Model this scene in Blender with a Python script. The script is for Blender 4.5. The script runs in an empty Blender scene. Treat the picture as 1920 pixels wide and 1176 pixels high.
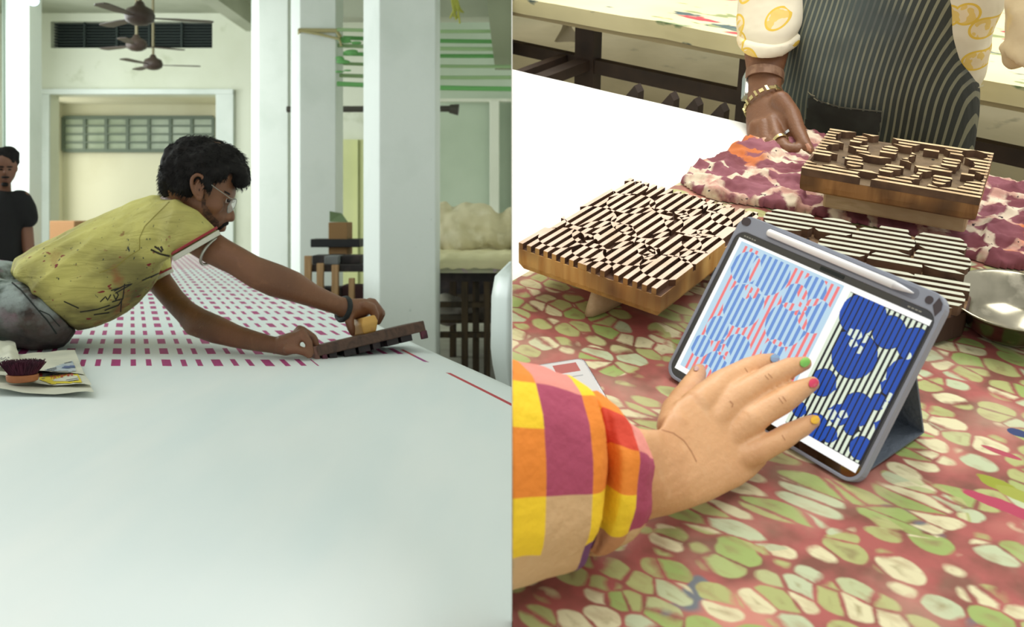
import bpy, bmesh, math, random
import numpy as np
from mathutils import Vector, Matrix, noise
from mathutils.bvhtree import BVHTree
R_ = random.Random(7)
PI = math.pi
SC = bpy.context.scene
COL = SC.collection

# ------------------------------------------------------------------ camera, world, lights, exposure
F = 1930.0                      # focal length in pixels of the 1920 px wide frame
CAM = Vector((0, 0, 1.19))
cd = bpy.data.cameras.new('camera'); cam = bpy.data.objects.new('camera', cd); COL.objects.link(cam)
cam.location = CAM; cam.rotation_euler = (PI/2, 0, 0)
cd.sensor_width = 36; cd.lens = 36*F/1920; cd.shift_y = -188/1920; cd.clip_start = .05; cd.clip_end = 100
cd.dof.use_dof = True; cd.dof.focus_distance = 1.6; cd.dof.aperture_fstop = 9
SC.camera = cam
SC.view_settings.view_transform = 'Standard'; SC.view_settings.look = 'None'
SC.view_settings.exposure = 0.0; SC.view_settings.gamma = 1; SC.view_settings.use_curve_mapping = False
w = bpy.data.worlds.new('world'); SC.world = w; w.use_nodes = True
bg = w.node_tree.nodes['Background']; bg.inputs[0].default_value = (1.0, .99, .95, 1); bg.inputs[1].default_value = .72

# the right-hand workshop stands in its own tilted frame (a = along the table, b = across it, c = up from its top)
U = Vector((0.77123479, -0.58143873, -0.25908669)); V = Vector((0.63647402, 0.69805591, 0.32805301)); N = U.cross(V).normalized()
S = .66                         # camera height above that table top
MR = Matrix(((U.x, V.x, N.x, 0), (U.y, V.y, N.y, 0), (U.z, V.z, N.z, 0), (0, 0, 0, 1)))
MR = Matrix.Translation(CAM) @ MR @ Matrix.Translation((0, 0, -S))
MRI = MR.inverted()
ID = Matrix.Identity(4)

def area(name, loc, target, sx, sy, power, col):
    l = bpy.data.lights.new(name, 'AREA'); l.shape = 'RECTANGLE'; l.size = sx; l.size_y = sy; l.energy = power; l.color = col
    o = bpy.data.objects.new(name, l); COL.objects.link(o); o.location = loc
    o.rotation_euler = (Vector(target)-Vector(loc)).to_track_quat('-Z', 'Y').to_euler()
    return o
area('window_light', (-7.3, 8.5, 2.6), (0, 8.5, 1.4), 12, 2.6, 470, (.94, 1, 1))
area('back_wall_fill', (-6.0, 10.5, 3.9), (-5.6, 14, 1.2), 3.6, 3, 170, (.97, 1, .95))  # added unseen fill, brightens the far end of the hall
area('table_fill', (-2.2, 2.6, 4.15), (-1.6, 2.8, 0), 2.6, 4, 52, (.95, 1, 1))  # overhead fill put in to brighten the table, no opening above it
area('workshop_window_light', MR @ Vector((-1.45, 2.75, 2.2)), MR @ Vector((-.7, 1.2, 0)), .9, 1.6, 48, (1, .97, .9))
area('workshop_fill', MR @ Vector((.3, 1.6, 2.6)), MR @ Vector((-.4, 1.3, 0)), 1.6, 1.6, 35, (1, .98, .92))  # extra soft fill added over the right table, no real source

# ------------------------------------------------------------------ helpers
def lin(c):
    c = [x/255 for x in c]
    return tuple(((x+.055)/1.055)**2.4 if x > .04045 else x/12.92 for x in c)+(1,)

def mat(name, col, rough=.6, metal=0, n=None, bump=None, spec=.5, coat=0, emit=None, stretch=None, trans=0):
    """n = (scale, colour2, lo, hi) mixes a second colour by noise; bump = (scale, strength)"""
    m = bpy.data.materials.new(name); m.use_nodes = True; nt = m.node_tree; b = nt.nodes['Principled BSDF']
    b.inputs['Base Color'].default_value = lin(col); b.inputs['Roughness'].default_value = rough
    b.inputs['Metallic'].default_value = metal; b.inputs['Specular IOR Level'].default_value = spec
    b.inputs['Coat Weight'].default_value = coat
    if trans: b.inputs['Transmission Weight'].default_value = trans
    tc = nt.nodes.new('ShaderNodeTexCoord'); src = tc.outputs['Object']
    if stretch:
        mp = nt.nodes.new('ShaderNodeMapping'); mp.inputs['Scale'].default_value = stretch
        nt.links.new(src, mp.inputs[0]); src = mp.outputs[0]
    if n:
        items = n if isinstance(n, list) else [n]
        cur = None
        for sc, c2, lo, hi in items:
            t = nt.nodes.new('ShaderNodeTexNoise'); t.inputs['Scale'].default_value = sc; t.inputs['Detail'].default_value = 5
            nt.links.new(src, t.inputs['Vector'])
            mr = nt.nodes.new('ShaderNodeMapRange'); mr.inputs[1].default_value = lo; mr.inputs[2].default_value = hi
            nt.links.new(t.outputs[0], mr.inputs[0])
            mx = nt.nodes.new('ShaderNodeMix'); mx.data_type = 'RGBA'
            nt.links.new(mr.outputs[0], mx.inputs[0])
            if cur is None: mx.inputs[6].default_value = lin(col)
            else: nt.links.new(cur, mx.inputs[6])
            mx.inputs[7].default_value = lin(c2); cur = mx.outputs[2]
        nt.links.new(cur, b.inputs['Base Color'])
    if bump:
        t = nt.nodes.new('ShaderNodeTexNoise'); t.inputs['Scale'].default_value = bump[0]; t.inputs['Detail'].default_value = 4
        nt.links.new(src, t.inputs['Vector'])
        bp = nt.nodes.new('ShaderNodeBump'); bp.inputs['Strength'].default_value = bump[1]; bp.inputs['Distance'].default_value = .01
        nt.links.new(t.outputs[0], bp.inputs['Height']); nt.links.new(bp.outputs[0], b.inputs['Normal'])
    if emit:
        b.inputs['Emission Color'].default_value = lin(emit[0]); b.inputs['Emission Strength'].default_value = emit[1]
        b.inputs['Base Color'].default_value = (0.01, .01, .01, 1)
    return m

class NT:
    """tiny node-graph writer"""
    def __init__(s, name, rough=.8):
        s.m = bpy.data.materials.new(name); s.m.use_nodes = True; s.nt = s.m.node_tree; s.b = s.nt.nodes['Principled BSDF']
        s.b.inputs['Roughness'].default_value = rough
        s.pos = s.nt.nodes.new('ShaderNodeTexCoord').outputs['Object']
    def put(s, sock, v):
        if hasattr(v, 'node'): s.nt.links.new(v, sock)
        else: sock.default_value = v
    def math(s, op, a, b=0.0, c=None):
        n = s.nt.nodes.new('ShaderNodeMath'); n.operation = op; s.put(n.inputs[0], a); s.put(n.inputs[1], b)
        if c is not None: s.put(n.inputs[2], c)
        return n.outputs[0]
    def sep(s, v):
        n = s.nt.nodes.new('ShaderNodeSeparateXYZ'); s.put(n.inputs[0], v); return n.outputs
    def comb(s, x, y, z=0.0):
        n = s.nt.nodes.new('ShaderNodeCombineXYZ'); s.put(n.inputs[0], x); s.put(n.inputs[1], y); s.put(n.inputs[2], z); return n.outputs[0]
    def mix(s, f, a, b):
        n = s.nt.nodes.new('ShaderNodeMix'); n.data_type = 'RGBA'; s.put(n.inputs[0], f); s.put(n.inputs[6], a); s.put(n.inputs[7], b); return n.outputs[2]
    def noise(s, v, sc, detail=3, dist=0):
        n = s.nt.nodes.new('ShaderNodeTexNoise'); s.put(n.inputs['Vector'], v); n.inputs['Scale'].default_value = sc
        n.inputs['Detail'].default_value = detail; n.inputs['Distortion'].default_value = dist; return n.outputs
    def vor(s, v, sc, feat='F1', rnd=1):
        n = s.nt.nodes.new('ShaderNodeTexVoronoi'); n.feature = feat; s.put(n.inputs['Vector'], v); n.inputs['Scale'].default_value = sc
        n.inputs['Randomness'].default_value = rnd; return n.outputs
    def rng(s, v, a, b, c=0.0, d=1.0):
        n = s.nt.nodes.new('ShaderNodeMapRange'); s.put(n.inputs[0], v)
        for i, q in enumerate((a, b, c, d)): n.inputs[i+1].default_value = q
        return n.outputs[0]
    def vadd(s, a, b, op='ADD'):
        n = s.nt.nodes.new('ShaderNodeVectorMath'); n.operation = op; s.put(n.inputs[0], a); s.put(n.inputs[1], b); return n.outputs[0]
    def map(s, v, loc=(0, 0, 0), rot=(0, 0, 0), sc=(1, 1, 1)):
        n = s.nt.nodes.new('ShaderNodeMapping'); s.put(n.inputs[0], v)
        n.inputs[1].default_value = loc; n.inputs[2].default_value = rot; n.inputs[3].default_value = sc; return n.outputs[0]
    def bump(s, h, strength=.3, dist=.01):
        n = s.nt.nodes.new('ShaderNodeBump'); n.inputs['Strength'].default_value = strength; n.inputs['Distance'].default_value = dist
        s.put(n.inputs['Height'], h); s.nt.links.new(n.outputs[0], s.b.inputs['Normal'])
    def done(s, c):
        s.nt.links.new(c, s.b.inputs['Base Color']); return s.m

def tag(o, label=None, cat=None, group=None, kind=None):
    if label: o['label'] = label
    if cat: o['category'] = cat
    if group: o['group'] = group
    if kind: o['kind'] = kind
    return o

class MB:
    def __init__(s): s.v = []; s.f = []; s.mi = []; s.cur = 0
    def add(s, vs, fs):
        k = len(s.v); s.v += [Vector(p) for p in vs]; s.f += [tuple(i+k for i in f) for f in fs]; s.mi += [s.cur]*len(fs); return s
    def box(s, a, b, m=None, taper=0):
        x0, y0, z0 = a; x1, y1, z1 = b; t = taper
        vs = [(x0+t, y0+t, z0), (x1-t, y0+t, z0), (x1-t, y1-t, z0), (x0+t, y1-t, z0), (x0, y0, z1), (x1, y0, z1), (x1, y1, z1), (x0, y1, z1)]
        vs = [Vector(p) for p in vs]
        if m: vs = [m @ p for p in vs]
        return s.add(vs, [(3, 2, 1, 0), (4, 5, 6, 7), (0, 1, 5, 4), (1, 2, 6, 5), (2, 3, 7, 6), (3, 0, 4, 7)])
    def prism(s, poly, z0, z1, m=None):
        n = len(poly); vs = [Vector((x, y, z0)) for x, y in poly]+[Vector((x, y, z1)) for x, y in poly]
        if m: vs = [m @ p for p in vs]
        return s.add(vs, [tuple(range(n-1, -1, -1)), tuple(range(n, 2*n))]+[(i, (i+1) % n, n+(i+1) % n, n+i) for i in range(n)])
    def rings(s, rs, caps=True, closed=True):
        n = len(rs[0]); k = len(s.v)
        for r in rs: s.v += [Vector(p) for p in r]
        fs = []
        for j in range(len(rs)-1):
            for i in range(n if closed else n-1):
                a = k+j*n+i; b = k+j*n+(i+1) % n
                fs.append((a, b, b+n, a+n))
        if caps: fs += [tuple(k+i for i in range(n-1, -1, -1)), tuple(k+(len(rs)-1)*n+i for i in range(n))]
        s.f += fs; s.mi += [s.cur]*len(fs); return s
    def tube(s, pts, r, n=8, caps=True):
        pts = [Vector(p) for p in pts]; rs = r if isinstance(r, (list, tuple)) else [r]*len(pts); out = []
        up = None
        for i, p in enumerate(pts):
            d = (pts[min(i+1, len(pts)-1)]-pts[max(i-1, 0)]).normalized()
            if up is None: up = d.orthogonal().normalized()
            up = (up-d*up.dot(d)).normalized(); sd = d.cross(up)
            out.append([p+(up*math.cos(2*PI*k/n)+sd*math.sin(2*PI*k/n))*rs[i] for k in range(n)])
        return s.rings(out, caps)
    def lathe(s, prof, c, n=32, m=None, caps=True):
        c = Vector(c); out = []
        for r, z in prof:
            ring = [c+Vector((math.cos(2*PI*k/n)*r, math.sin(2*PI*k/n)*r, z)) for k in range(n)]
            if m: ring = [m @ p for p in ring]
            out.append(ring)
        return s.rings(out, caps)
    def ball(s, c, r, n=12, sc=(1, 1, 1), m3=None):
        c = Vector(c); rs = []
        for j in range(1, n//2+2):
            a = -PI/2+PI*j/(n//2+2); ring = []
            for k in range(n):
                p = Vector((math.cos(a)*math.cos(2*PI*k/n)*sc[0], math.cos(a)*math.sin(2*PI*k/n)*sc[1], math.sin(a)*sc[2]))*r
                if m3: p = m3 @ p
                ring.append(c+p)
            rs.append(ring)
        return s.rings(rs)
    def limb(s, pts, rad, n=14):
        """sphere-swept chain for voxel union"""
        pts = [Vector(p) for p in pts]
        for i, p in enumerate(pts): s.ball(p, rad[i], n)
        for i in range(len(pts)-1):
            s.tube([pts[i], pts[i+1]], [rad[i], rad[i+1]], n)
        return s
    def build(s, name, mats, parent=None, M=ID, origin=None, smooth=False, bevel=0, clip=None, label=None, cat=None, group=None, kind=None, subs=0, share=None):
        """vertices are given in the space M; the object is stored in its thing's frame"""
        mats = mats if isinstance(mats, (list, tuple)) else [mats]
        me = bpy.data.meshes.new(name)
        W = [M @ p for p in s.v]
        if parent is not None:
            Fm = parent.matrix_world.copy(); 
        else:
            if origin is None:
                lo = [min(p[i] for p in s.v) for i in range(3)]; hi = [max(p[i] for p in s.v) for i in range(3)]
                origin = ((lo[0]+hi[0])/2, (lo[1]+hi[1])/2, lo[2])
            Fm = M @ Matrix.Translation(origin)
        Fi = Fm.inverted()
        if clip:
            bm = bmesh.new(); vs = [bm.verts.new(p) for p in W]
            for i, f in enumerate(s.f):
                try: bf = bm.faces.new([vs[k] for k in f]); bf.material_index = s.mi[i]
                except ValueError: pass
            nrm = (-1, 0, 0) if clip > 0 else (1, 0, 0)
            g = bmesh.ops.bisect_plane(bm, geom=bm.verts[:]+bm.edges[:]+bm.faces[:], plane_co=(.0004*clip, 0, 0), plane_no=nrm, clear_outer=True)
            ed = [e for e in g['geom_cut'] if isinstance(e, bmesh.types.BMEdge)]
            bmesh.ops.holes_fill(bm, edges=ed, sides=0)
            for v in bm.verts: v.co = Fi @ v.co
            bmesh.ops.recalc_face_normals(bm, faces=bm.faces[:])
            bm.to_mesh(me); bm.free()
        else:
            me.from_pydata([Fi @ p for p in W], [], s.f)
            me.polygons.foreach_set('material_index', s.mi)
            bm = bmesh.new(); bm.from_mesh(me); bmesh.ops.recalc_face_normals(bm, faces=bm.faces[:]); bm.to_mesh(me); bm.free()
        for m in mats: me.materials.append(m)
        if smooth: me.shade_smooth()
        o = bpy.data.objects.new(name, me); COL.objects.link(o)
        if parent is not None: o.parent = parent; o.matrix_world = Fm
        else: o.matrix_world = Fm
        if parent is not None: o.matrix_parent_inverse = ID; o.matrix_basis = ID
        FR[o.name] = Fm
        if bevel:
            b = o.modifiers.new('bevel', 'BEVEL'); b.width = bevel; b.segments = 2; b.limit_method = 'ANGLE'
        if subs:
            b = o.modifiers.new('sub', 'SUBSURF'); b.levels = subs; b.render_levels = subs
        tag(o, label, cat, group, kind)
        bpy.context.view_layer.update()
        return o
FR = {}

def thing(name, label, cat, origin, M=ID, group=None):
    o = bpy.data.objects.new(name, None); COL.objects.link(o); o.empty_display_size = .05
    o.matrix_world = M @ Matrix.Translation(origin); bpy.context.view_layer.update()
    return tag(o, label, cat, group)

def fuse(mb, vox, smooth=4, amp=None):
    """union of closed shells -> one continuous skin; returns an MB"""
    me = bpy.data.meshes.new('tmp'); me.from_pydata(mb.v, [], mb.f)
    bm = bmesh.new(); bm.from_mesh(me)
    bmesh.ops.recalc_face_normals(bm, faces=bm.faces[:]); bm.to_mesh(me); bm.free()
    o = bpy.data.objects.new('tmp', me); COL.objects.link(o)
    r = o.modifiers.new('r', 'REMESH'); r.mode = 'VOXEL'; r.voxel_size = vox; r.adaptivity = 0
    if smooth:
        q = o.modifiers.new('s', 'SMOOTH'); q.iterations = smooth; q.factor = .5
    dg = bpy.context.evaluated_depsgraph_get(); e = o.evaluated_get(dg); m2 = e.to_mesh()
    out = MB(); co = np.empty(len(m2.vertices)*3, 'f'); m2.vertices.foreach_get('co', co)
    out.v = [Vector(p) for p in co.reshape(-1, 3)]; out.f = [tuple(p.vertices) for p in m2.polygons]; out.mi = [0]*len(out.f)
    if amp:
        nr = np.empty(len(m2.vertices)*3, 'f'); m2.vertices.foreach_get('normal', nr); nr = nr.reshape(-1, 3)
        for i, p in enumerate(out.v):
            d = amp(p)
            if d: out.v[i] = p+Vector(nr[i])*d
    e.to_mesh_clear(); bpy.data.objects.remove(o); bpy.data.meshes.remove(me)
    return out

def at(px, py, d): return Vector(((px-960)/F*d, d, 1.19-(py-400)/F*d))
def ray(px, py): return Vector(((px-960)/F, 1, -(py-400)/F))
def hit(px, py, o, n):
    r = ray(px, py); return CAM+r*((Vector(o)-CAM).dot(n)/r.dot(n))
def Rp(px, py, c=0):            # point of the right table's plane c, in that frame
    return MRI @ hit(px, py, MR @ Vector((0, 0, c)), N)
def Rb(px, py, b):              # point of the upright plane b, in that frame
    return MRI @ hit(px, py, MR @ Vector((0, b, 0)), V)
def section(A, B, t, k=16, e=2.0, skew=0):
    """closed oval through A and B, half-thickness vector t"""
    c = (A+B)/2; h = (A-B)/2; out = []
    for i in range(k):
        a = 2*PI*i/k; cs, sn = math.cos(a), math.sin(a)
        cs = math.copysign(abs(cs)**(2/e), cs); sn = math.copysign(abs(sn)**(2/e), sn)
        out.append(c+h*cs+t*sn)
    return out
def smoothpath(pts, n=6):
    pts = [Vector(p) for p in pts]; out = []
    for i in range(len(pts)-1):
        p0 = pts[max(i-1, 0)]; p1 = pts[i]; p2 = pts[i+1]; p3 = pts[min(i+2, len(pts)-1)]
        for k in range(n):
            t = k/n
            out.append(.5*((2*p1)+(-p0+p2)*t+(2*p0-5*p1+4*p2-p3)*t*t+(-p0+3*p1-3*p2+p3)*t**3))
    return out+[pts[-1]]

# ================================================================== LEFT PLACE: the printing hall
wallm = mat('lime_washed_wall', (226, 230, 214), .85, n=[(.6, (205, 210, 188), .45, .75), (3, (190, 196, 170), .62, .8)], bump=(30, .1))
colm = mat('white_painted_column', (226, 234, 230), .7, n=[(1.5, (206, 217, 210), .5, .8), (22, (150, 168, 165), .73, .78)], bump=(40, .15))
ceilm = mat('ceiling_plaster', (196, 200, 182), .9, n=(1, (175, 180, 160), .4, .7))
floorm = mat('hall_floor', (150, 148, 135), .8, n=(2, (120, 118, 105), .4, .7))
creamm = mat('cream_recess_wall', (228, 226, 202), .9, n=(.8, (212, 208, 180), .45, .7))
darkm = mat('dark_vent', (38, 50, 48), .7)
framem = mat('window_frame_paint', (104, 118, 106), .6)
glassm = mat('frosted_pane', (168, 182, 160), .35, n=(4, (150, 165, 142), .4, .7))

def st(name, mb, m, **k): return mb.build(name, m, kind='structure', **k)
st('floor', MB().box((-9, -1.5, -.1), (-.001, 19, 0)), floorm)
st('ceiling', MB().box((-9, -.5, 4.3), (-.001, 19, 4.45)), ceilm)
st('wall_left', MB().box((-9, 0, 0), (-8.8, 19, 4.3)), wallm)
D = 16.0
def X(px, d=D): return (px-960)/F*d
def Z(py, d=D): return 1.19-(py-400)/F*d
wb = MB()
x0, x1, zt = X(95), X(407), Z(178)
vx0, vx1, vz0, vz1 = X(93), X(398), Z(90), Z(40)
wb.box((-9, D, 0), (x0, D+.3, 4.3)); wb.box((x1, D, 0), (-.001, D+.3, 4.3))
wb.box((x0, D, zt), (x1, D+.3, vz0)); wb.box((x0, D, vz1), (x1, D+.3, 4.3))
wb.box((x0, D, vz0), (vx0 if vx0 > x0 else x0+.001, D+.3, vz1)); wb.box((vx1, D, vz0), (x1, D+.3, vz1))
back = st('wall_back', wb, wallm)
area('recess_fill', (x0-.44, D+.85, 1.7), (x0+2, D+.85, 1.7), .9, 2.2, 17, (1, 1, .92))  # hidden area light added behind the frame to brighten the recess
# trims framing the opening, recess behind it
st('trim_1', MB().box((X(66), D-.06, 0), (X(95), D, Z(172))), colm, bevel=.01)
st('trim_2', MB().box((X(407), D-.08, 0), (X(440), D, Z(172))), colm, bevel=.01)
st('trim_3', MB().box((X(66), D-.1, Z(178)), (X(440), D, Z(168))), colm, bevel=.01)
rc = MB(); y2 = D+1.6
rc.box((x0-.6, y2, 0), (x1+.3, y2+.2, 4.2)); rc.box((x0-.7, D+.3, 0), (x0-.5, y2, 4.2)); rc.box((x1+.1, D+.3, 0), (x1+.3, y2, 4.2)); rc.box((x0-.7, D+.3, zt+.02), (x1+.3, y2, zt+.2))
st('wall_recess', rc, creamm)
# recess window
def gridwin(name, xa, xb, za, zb, y, nx, nz, fm, gm):
    w_ = st(name, MB().box((xa, y-.02, za), (xb, y+.02, zb)), gm)
    t = .05
    for i in range(nx+1):
        xx = xa+(xb-xa)*i/nx; MB().box((xx-t/2, y-.06, za), (xx+t/2, y-.015, zb)).build('mullion', fm, w_)
    for i in range(nz+1):
        zz = za+(zb-za)*i/nz; tt = .028 if 0 < i < nz else .06
        MB().box((xa, y-.055, zz-tt/2), (xb, y-.018, zz+tt/2)).build('transom', fm, w_)
gridwin('window_1', X(122, y2), X(402, y2), Z(283, y2), Z(221, y2), y2-.03, 7, 4, framem, glassm)
# vent with louvre slats
vent = thing('wall_vent', 'long dark louvred vent high in the far wall', 'vent', (vx0, D+.15, vz0))
MB().box((vx0, D+.25, vz0), (vx1, D+.29, vz1)).build('backing', darkm, vent)
for i in range(9):
    z = vz0+(vz1-vz0)*(i+.5)/9
    MB().box((vx0, D+.12, z-.01), (vx1, D+.2, z+.006)).build('slat', darkm, vent)
for i in range(6):
    x = vx0+(vx1-vx0)*i/5
    MB().box((x-.015, D+.08, vz0), (x+.015, D+.12, vz1)).build('divider', darkm, vent)
# ceiling beams
st('trim_4', MB().box((X(428, 15), 2, 4.02), (X(458, 15), D, 4.3)), ceilm)
st('trim_5', MB().box((-8.8, 11.6, 3.95), (X(80, 14), 12, 4.3)), ceilm)
st('trim_6', MB().box((X(632, 11), 10.8, 3.25), (-.001, 11.1, 4.3)), ceilm)
st('trim_7', MB().box((X(926, 10), 2, 2.68), (-.001, 10.7, 4.3)), mat('grey_beam', (150, 158, 132), .9))
# columns of the row
def column(pxl, pxs, pxr, d, label):
    c = thing('column', label, 'column', (X((pxl+pxr)/2, d), d, 0), group='white concrete columns of the hall')
    a, b, s_ = X(pxs, d), X(pxr, d), X(pxl, d)
    dep = d*(a/s_-1) if s_ else .3
    dep = abs(X(pxs, d))*d/abs(X(pxl, d)); back_y = d+.36
    # front face pxs..pxr; the left face recedes to pxl
    yb = d*abs(a)/abs(a)  # front plane
    MB().add([(a, d, 0), (b, d, 0), (b, d+.4, 0), (s_*(d+.4)/d, d+.4, 0), (a, d, 4.3), (b, d, 4.3), (b, d+.4, 4.3), (s_*(d+.4)/d, d+.4, 4.3)],
             [(3, 2, 1, 0), (4, 5, 6, 7), (0, 1, 5, 4), (1, 2, 6, 5), (2, 3, 7, 6), (3, 0, 4, 7)]).build('shaft', colm, c, bevel=.008)
    return c
column(681, 711, 817, 6.5, 'nearest white column, just behind the lifted printing block')
cb = column(545, 562, 630, 9.4, 'middle white column with a cord tied round it')
column(471, 485, 540, 12.4, 'farthest white column of the row, next to the far wall opening')
lc = thing('column', 'white column at the far left edge behind the man in black', 'column', (X(33, 13), 13, 0), group='white concrete columns of the hall')
MB().box((X(9, 13), 13, 0), (X(55, 13), 13.35, 4.3)).build('shaft', colm, lc, bevel=.01)
MB().tube([(X(5, 12.9), 12.95, 0), (X(3, 12.9), 12.95, 4.3)], .02).build('pipe', framem, lc)
ropem = mat('jute_cord', (176, 168, 124), .9); greenm = mat('green_nylon_rope', (110, 176, 104), .7); pgreenm = mat('pale_green_rope', (158, 190, 140), .8)
ct = MB(); ya = 9.38
ct.tube([(X(545, ya), ya+.4, Z(68, ya)), (X(562, ya), ya-.01, Z(57, ya)), (X(631, ya), ya-.01, Z(58, ya)), (X(638, ya), ya, Z(70, ya))], .02)
ct.tube([(X(562, ya), ya-.02, Z(58, ya)), (X(600, ya), ya-.02, Z(65, ya)), (X(637, ya), ya-.02, Z(74, ya)), (X(640, ya), ya, Z(86, ya))], .012)
ct.build('cord', ropem, label='jute cord knotted around the middle white column', cat='cord')
# green lines and horizontal pipe behind the columns
for i, (ya_, yb_, r, m, d) in enumerate([(44, 47, .016, pgreenm, 9), (60, 68, .02, greenm, 9.6), (75, 82, .018, pgreenm, 9.2), (91, 96, .02, greenm, 9.8), (110, 116, .016, pgreenm, 9.5), (133, 137, .018, pgreenm, 9.3), (149, 159, .022, greenm, 9)]):
    pts = [(X(px, d+.3), d+.3, Z(ya_+(yb_-ya_)*(px-632)/328+2*math.sin(PI*(px-632)/328), d)) for px in (632, 700, 760, 820, 880, 930, 959.6)]
    MB().tube(pts, r).build('rope', m, label=('green rope strung below the roof, %s' % ['topmost faint one', 'second from top', 'third from top', 'level with the column notch', 'thin faint one under the column notch', 'second from bottom', 'lowest and brightest'][i]), cat='rope', group='green ropes strung behind the columns')
tf = MB()
for k in range(14):
    px = 634+R_.random()*42; py = 66+R_.random()*80
    tf.ball((X(px, 9.4), 9.4, Z(py, 9.4)), .02+.025*R_.random(), 8, (1.6, .6, .5))
tf2 = fuse(tf, .01, 1)
tf2.build('rag_bundle', greenm, label='clumps of green netting caught on the ropes between the columns', cat='netting', kind='stuff')
pm = mat('dark_iron_pipe', (74, 70, 64), .6)
pp = thing('pipe', 'dark horizontal iron pipe with flared end behind the columns', 'pipe', (X(700, 10), 10.6, Z(205, 10.6)))
MB().tube([(X(538, 10.6), 10.6, Z(205, 10.6)), (X(850, 10.6), 10.6, Z(204, 10.6))], .032, 12).build('pipe_run', pm, pp)
for px in (590, 745): MB().tube([(X(px, 10.6), 10.6, Z(205, 10.6)), (X(px, 10.6), 10.6, 4.3)], .012).build('hanger', pm, pp)
MB().tube([(X(843, 10.6), 10.6, Z(204, 10.6)), (X(860, 10.6), 10.6, Z(206, 10.6))], [.045, .06], 12).build('pipe_end', pm, pp)
tw = MB()
for k in range(9):
    a = R_.random(); tw.tube(smoothpath([(X(838+6*a, 8), 8, Z(-30, 8)), (X(846+14*R_.random(), 8), 8, Z(6, 8)), (X(842+30*R_.random(), 8), 8.05, Z(12+30*R_.random(), 8))], 4), .008, 5)
tw.build('twine', mat('yellow_twine', (176, 178, 80), .8), label='yellow green twine dangling from the roof beside the nearest column', cat='twine')
# right side wall pieces of the hall
st('trim_8', MB().box((X(918, 14), 14, 0), (X(936, 14), 14.2, Z(188, 14))), wallm, bevel=.01)
st('trim_9', MB().box((X(820, 14), 14.05, Z(190, 14)), (-.001, 14.15, Z(184, 14))), wallm)
st('wall_side', MB().box((X(815, 14.3), 14.3, 0), (-.001, 14.5, 4.3)), mat('sage_washed_wall', (198, 212, 192), .9, n=(1, (184, 200, 178), .4, .7)))
ylw = mat('pale_yellow_shutter', (214, 218, 164), .8, n=(1.2, (200, 206, 150), .4, .7))
wd = st('door_1', MB().box((X(630, 15.9), 15.85, 0), (X(684, 15.9), 15.98, Z(262, 15.9))), ylw)
MB().box((X(668, 15.8), 15.8, 0), (X(671, 15.8), 15.86, Z(262, 15.8))).build('door_stile', ylw, wd)
# little bright lamp at the top left
lp = thing('wall_lamp', 'small glowing tube lamp at the top left of the hall', 'lamp', at(62, 4, 11))
MB().ball(at(62, 2, 11), .055, 14, (1.1, 1, .9)).build('bulb', mat('lit_bulb', (200, 235, 255), emit=((205, 238, 255), 4)), lp, smooth=True)
MB().tube([at(62, -6, 11), at(62, -60, 11)], .02).build('stem', framem, lp)

# ceiling fans
fanm = mat('brown_fan_enamel', (66, 52, 46), .45); rodm = mat('fan_rod', (120, 112, 84), .5)
def fan(px, py, d, R, top, label, rot):
    c = at(px, py, d); f = thing('ceiling_fan', label, 'fan', c, group='ceiling fans of the hall')
    MB().tube([c+Vector((0, 0, .06)), Vector((c.x, c.y, 4.3))], .018, 10).build('down_rod', rodm, f)
    MB().lathe([(.02, .0), (.06, .02), (.07, .06), (.03, .1)], (c.x, c.y, 4.2), 16).build('canopy', fanm, f, smooth=True)
    MB().lathe([(.03, .14), (.05, .1), (.11, .07), (.13, .02), (.12, -.03), (.07, -.06), (.02, -.07)], c, 24).build('motor', fanm, f, smooth=True)
    for k in range(3):
        a = rot+k*2*PI/3; m = Matrix.Translation(c) @ Matrix.Rotation(a, 4, 'Z') @ Matrix.Rotation(.06, 4, 'X')
        MB().prism([(.1, -.02), (.2, -.03), (.3, -.06), (R-.04, -.075), (R, -.04), (R, .04), (R-.04, .06), (.3, .05), (.2, .03), (.1, .02)], -.004, .004, m).build('blade', fanm, f)
fan(262, 33, 9, .62, 0, 'nearest ceiling fan with dark blades across the vent top', .35)
fan(287, 122, 14, .62, 0, 'small farther ceiling fan hanging below the vent', .2)
fan(256, 86, 13, .6, 0, 'ceiling fan whose motor hangs over the vent bottom edge', .6)

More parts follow.
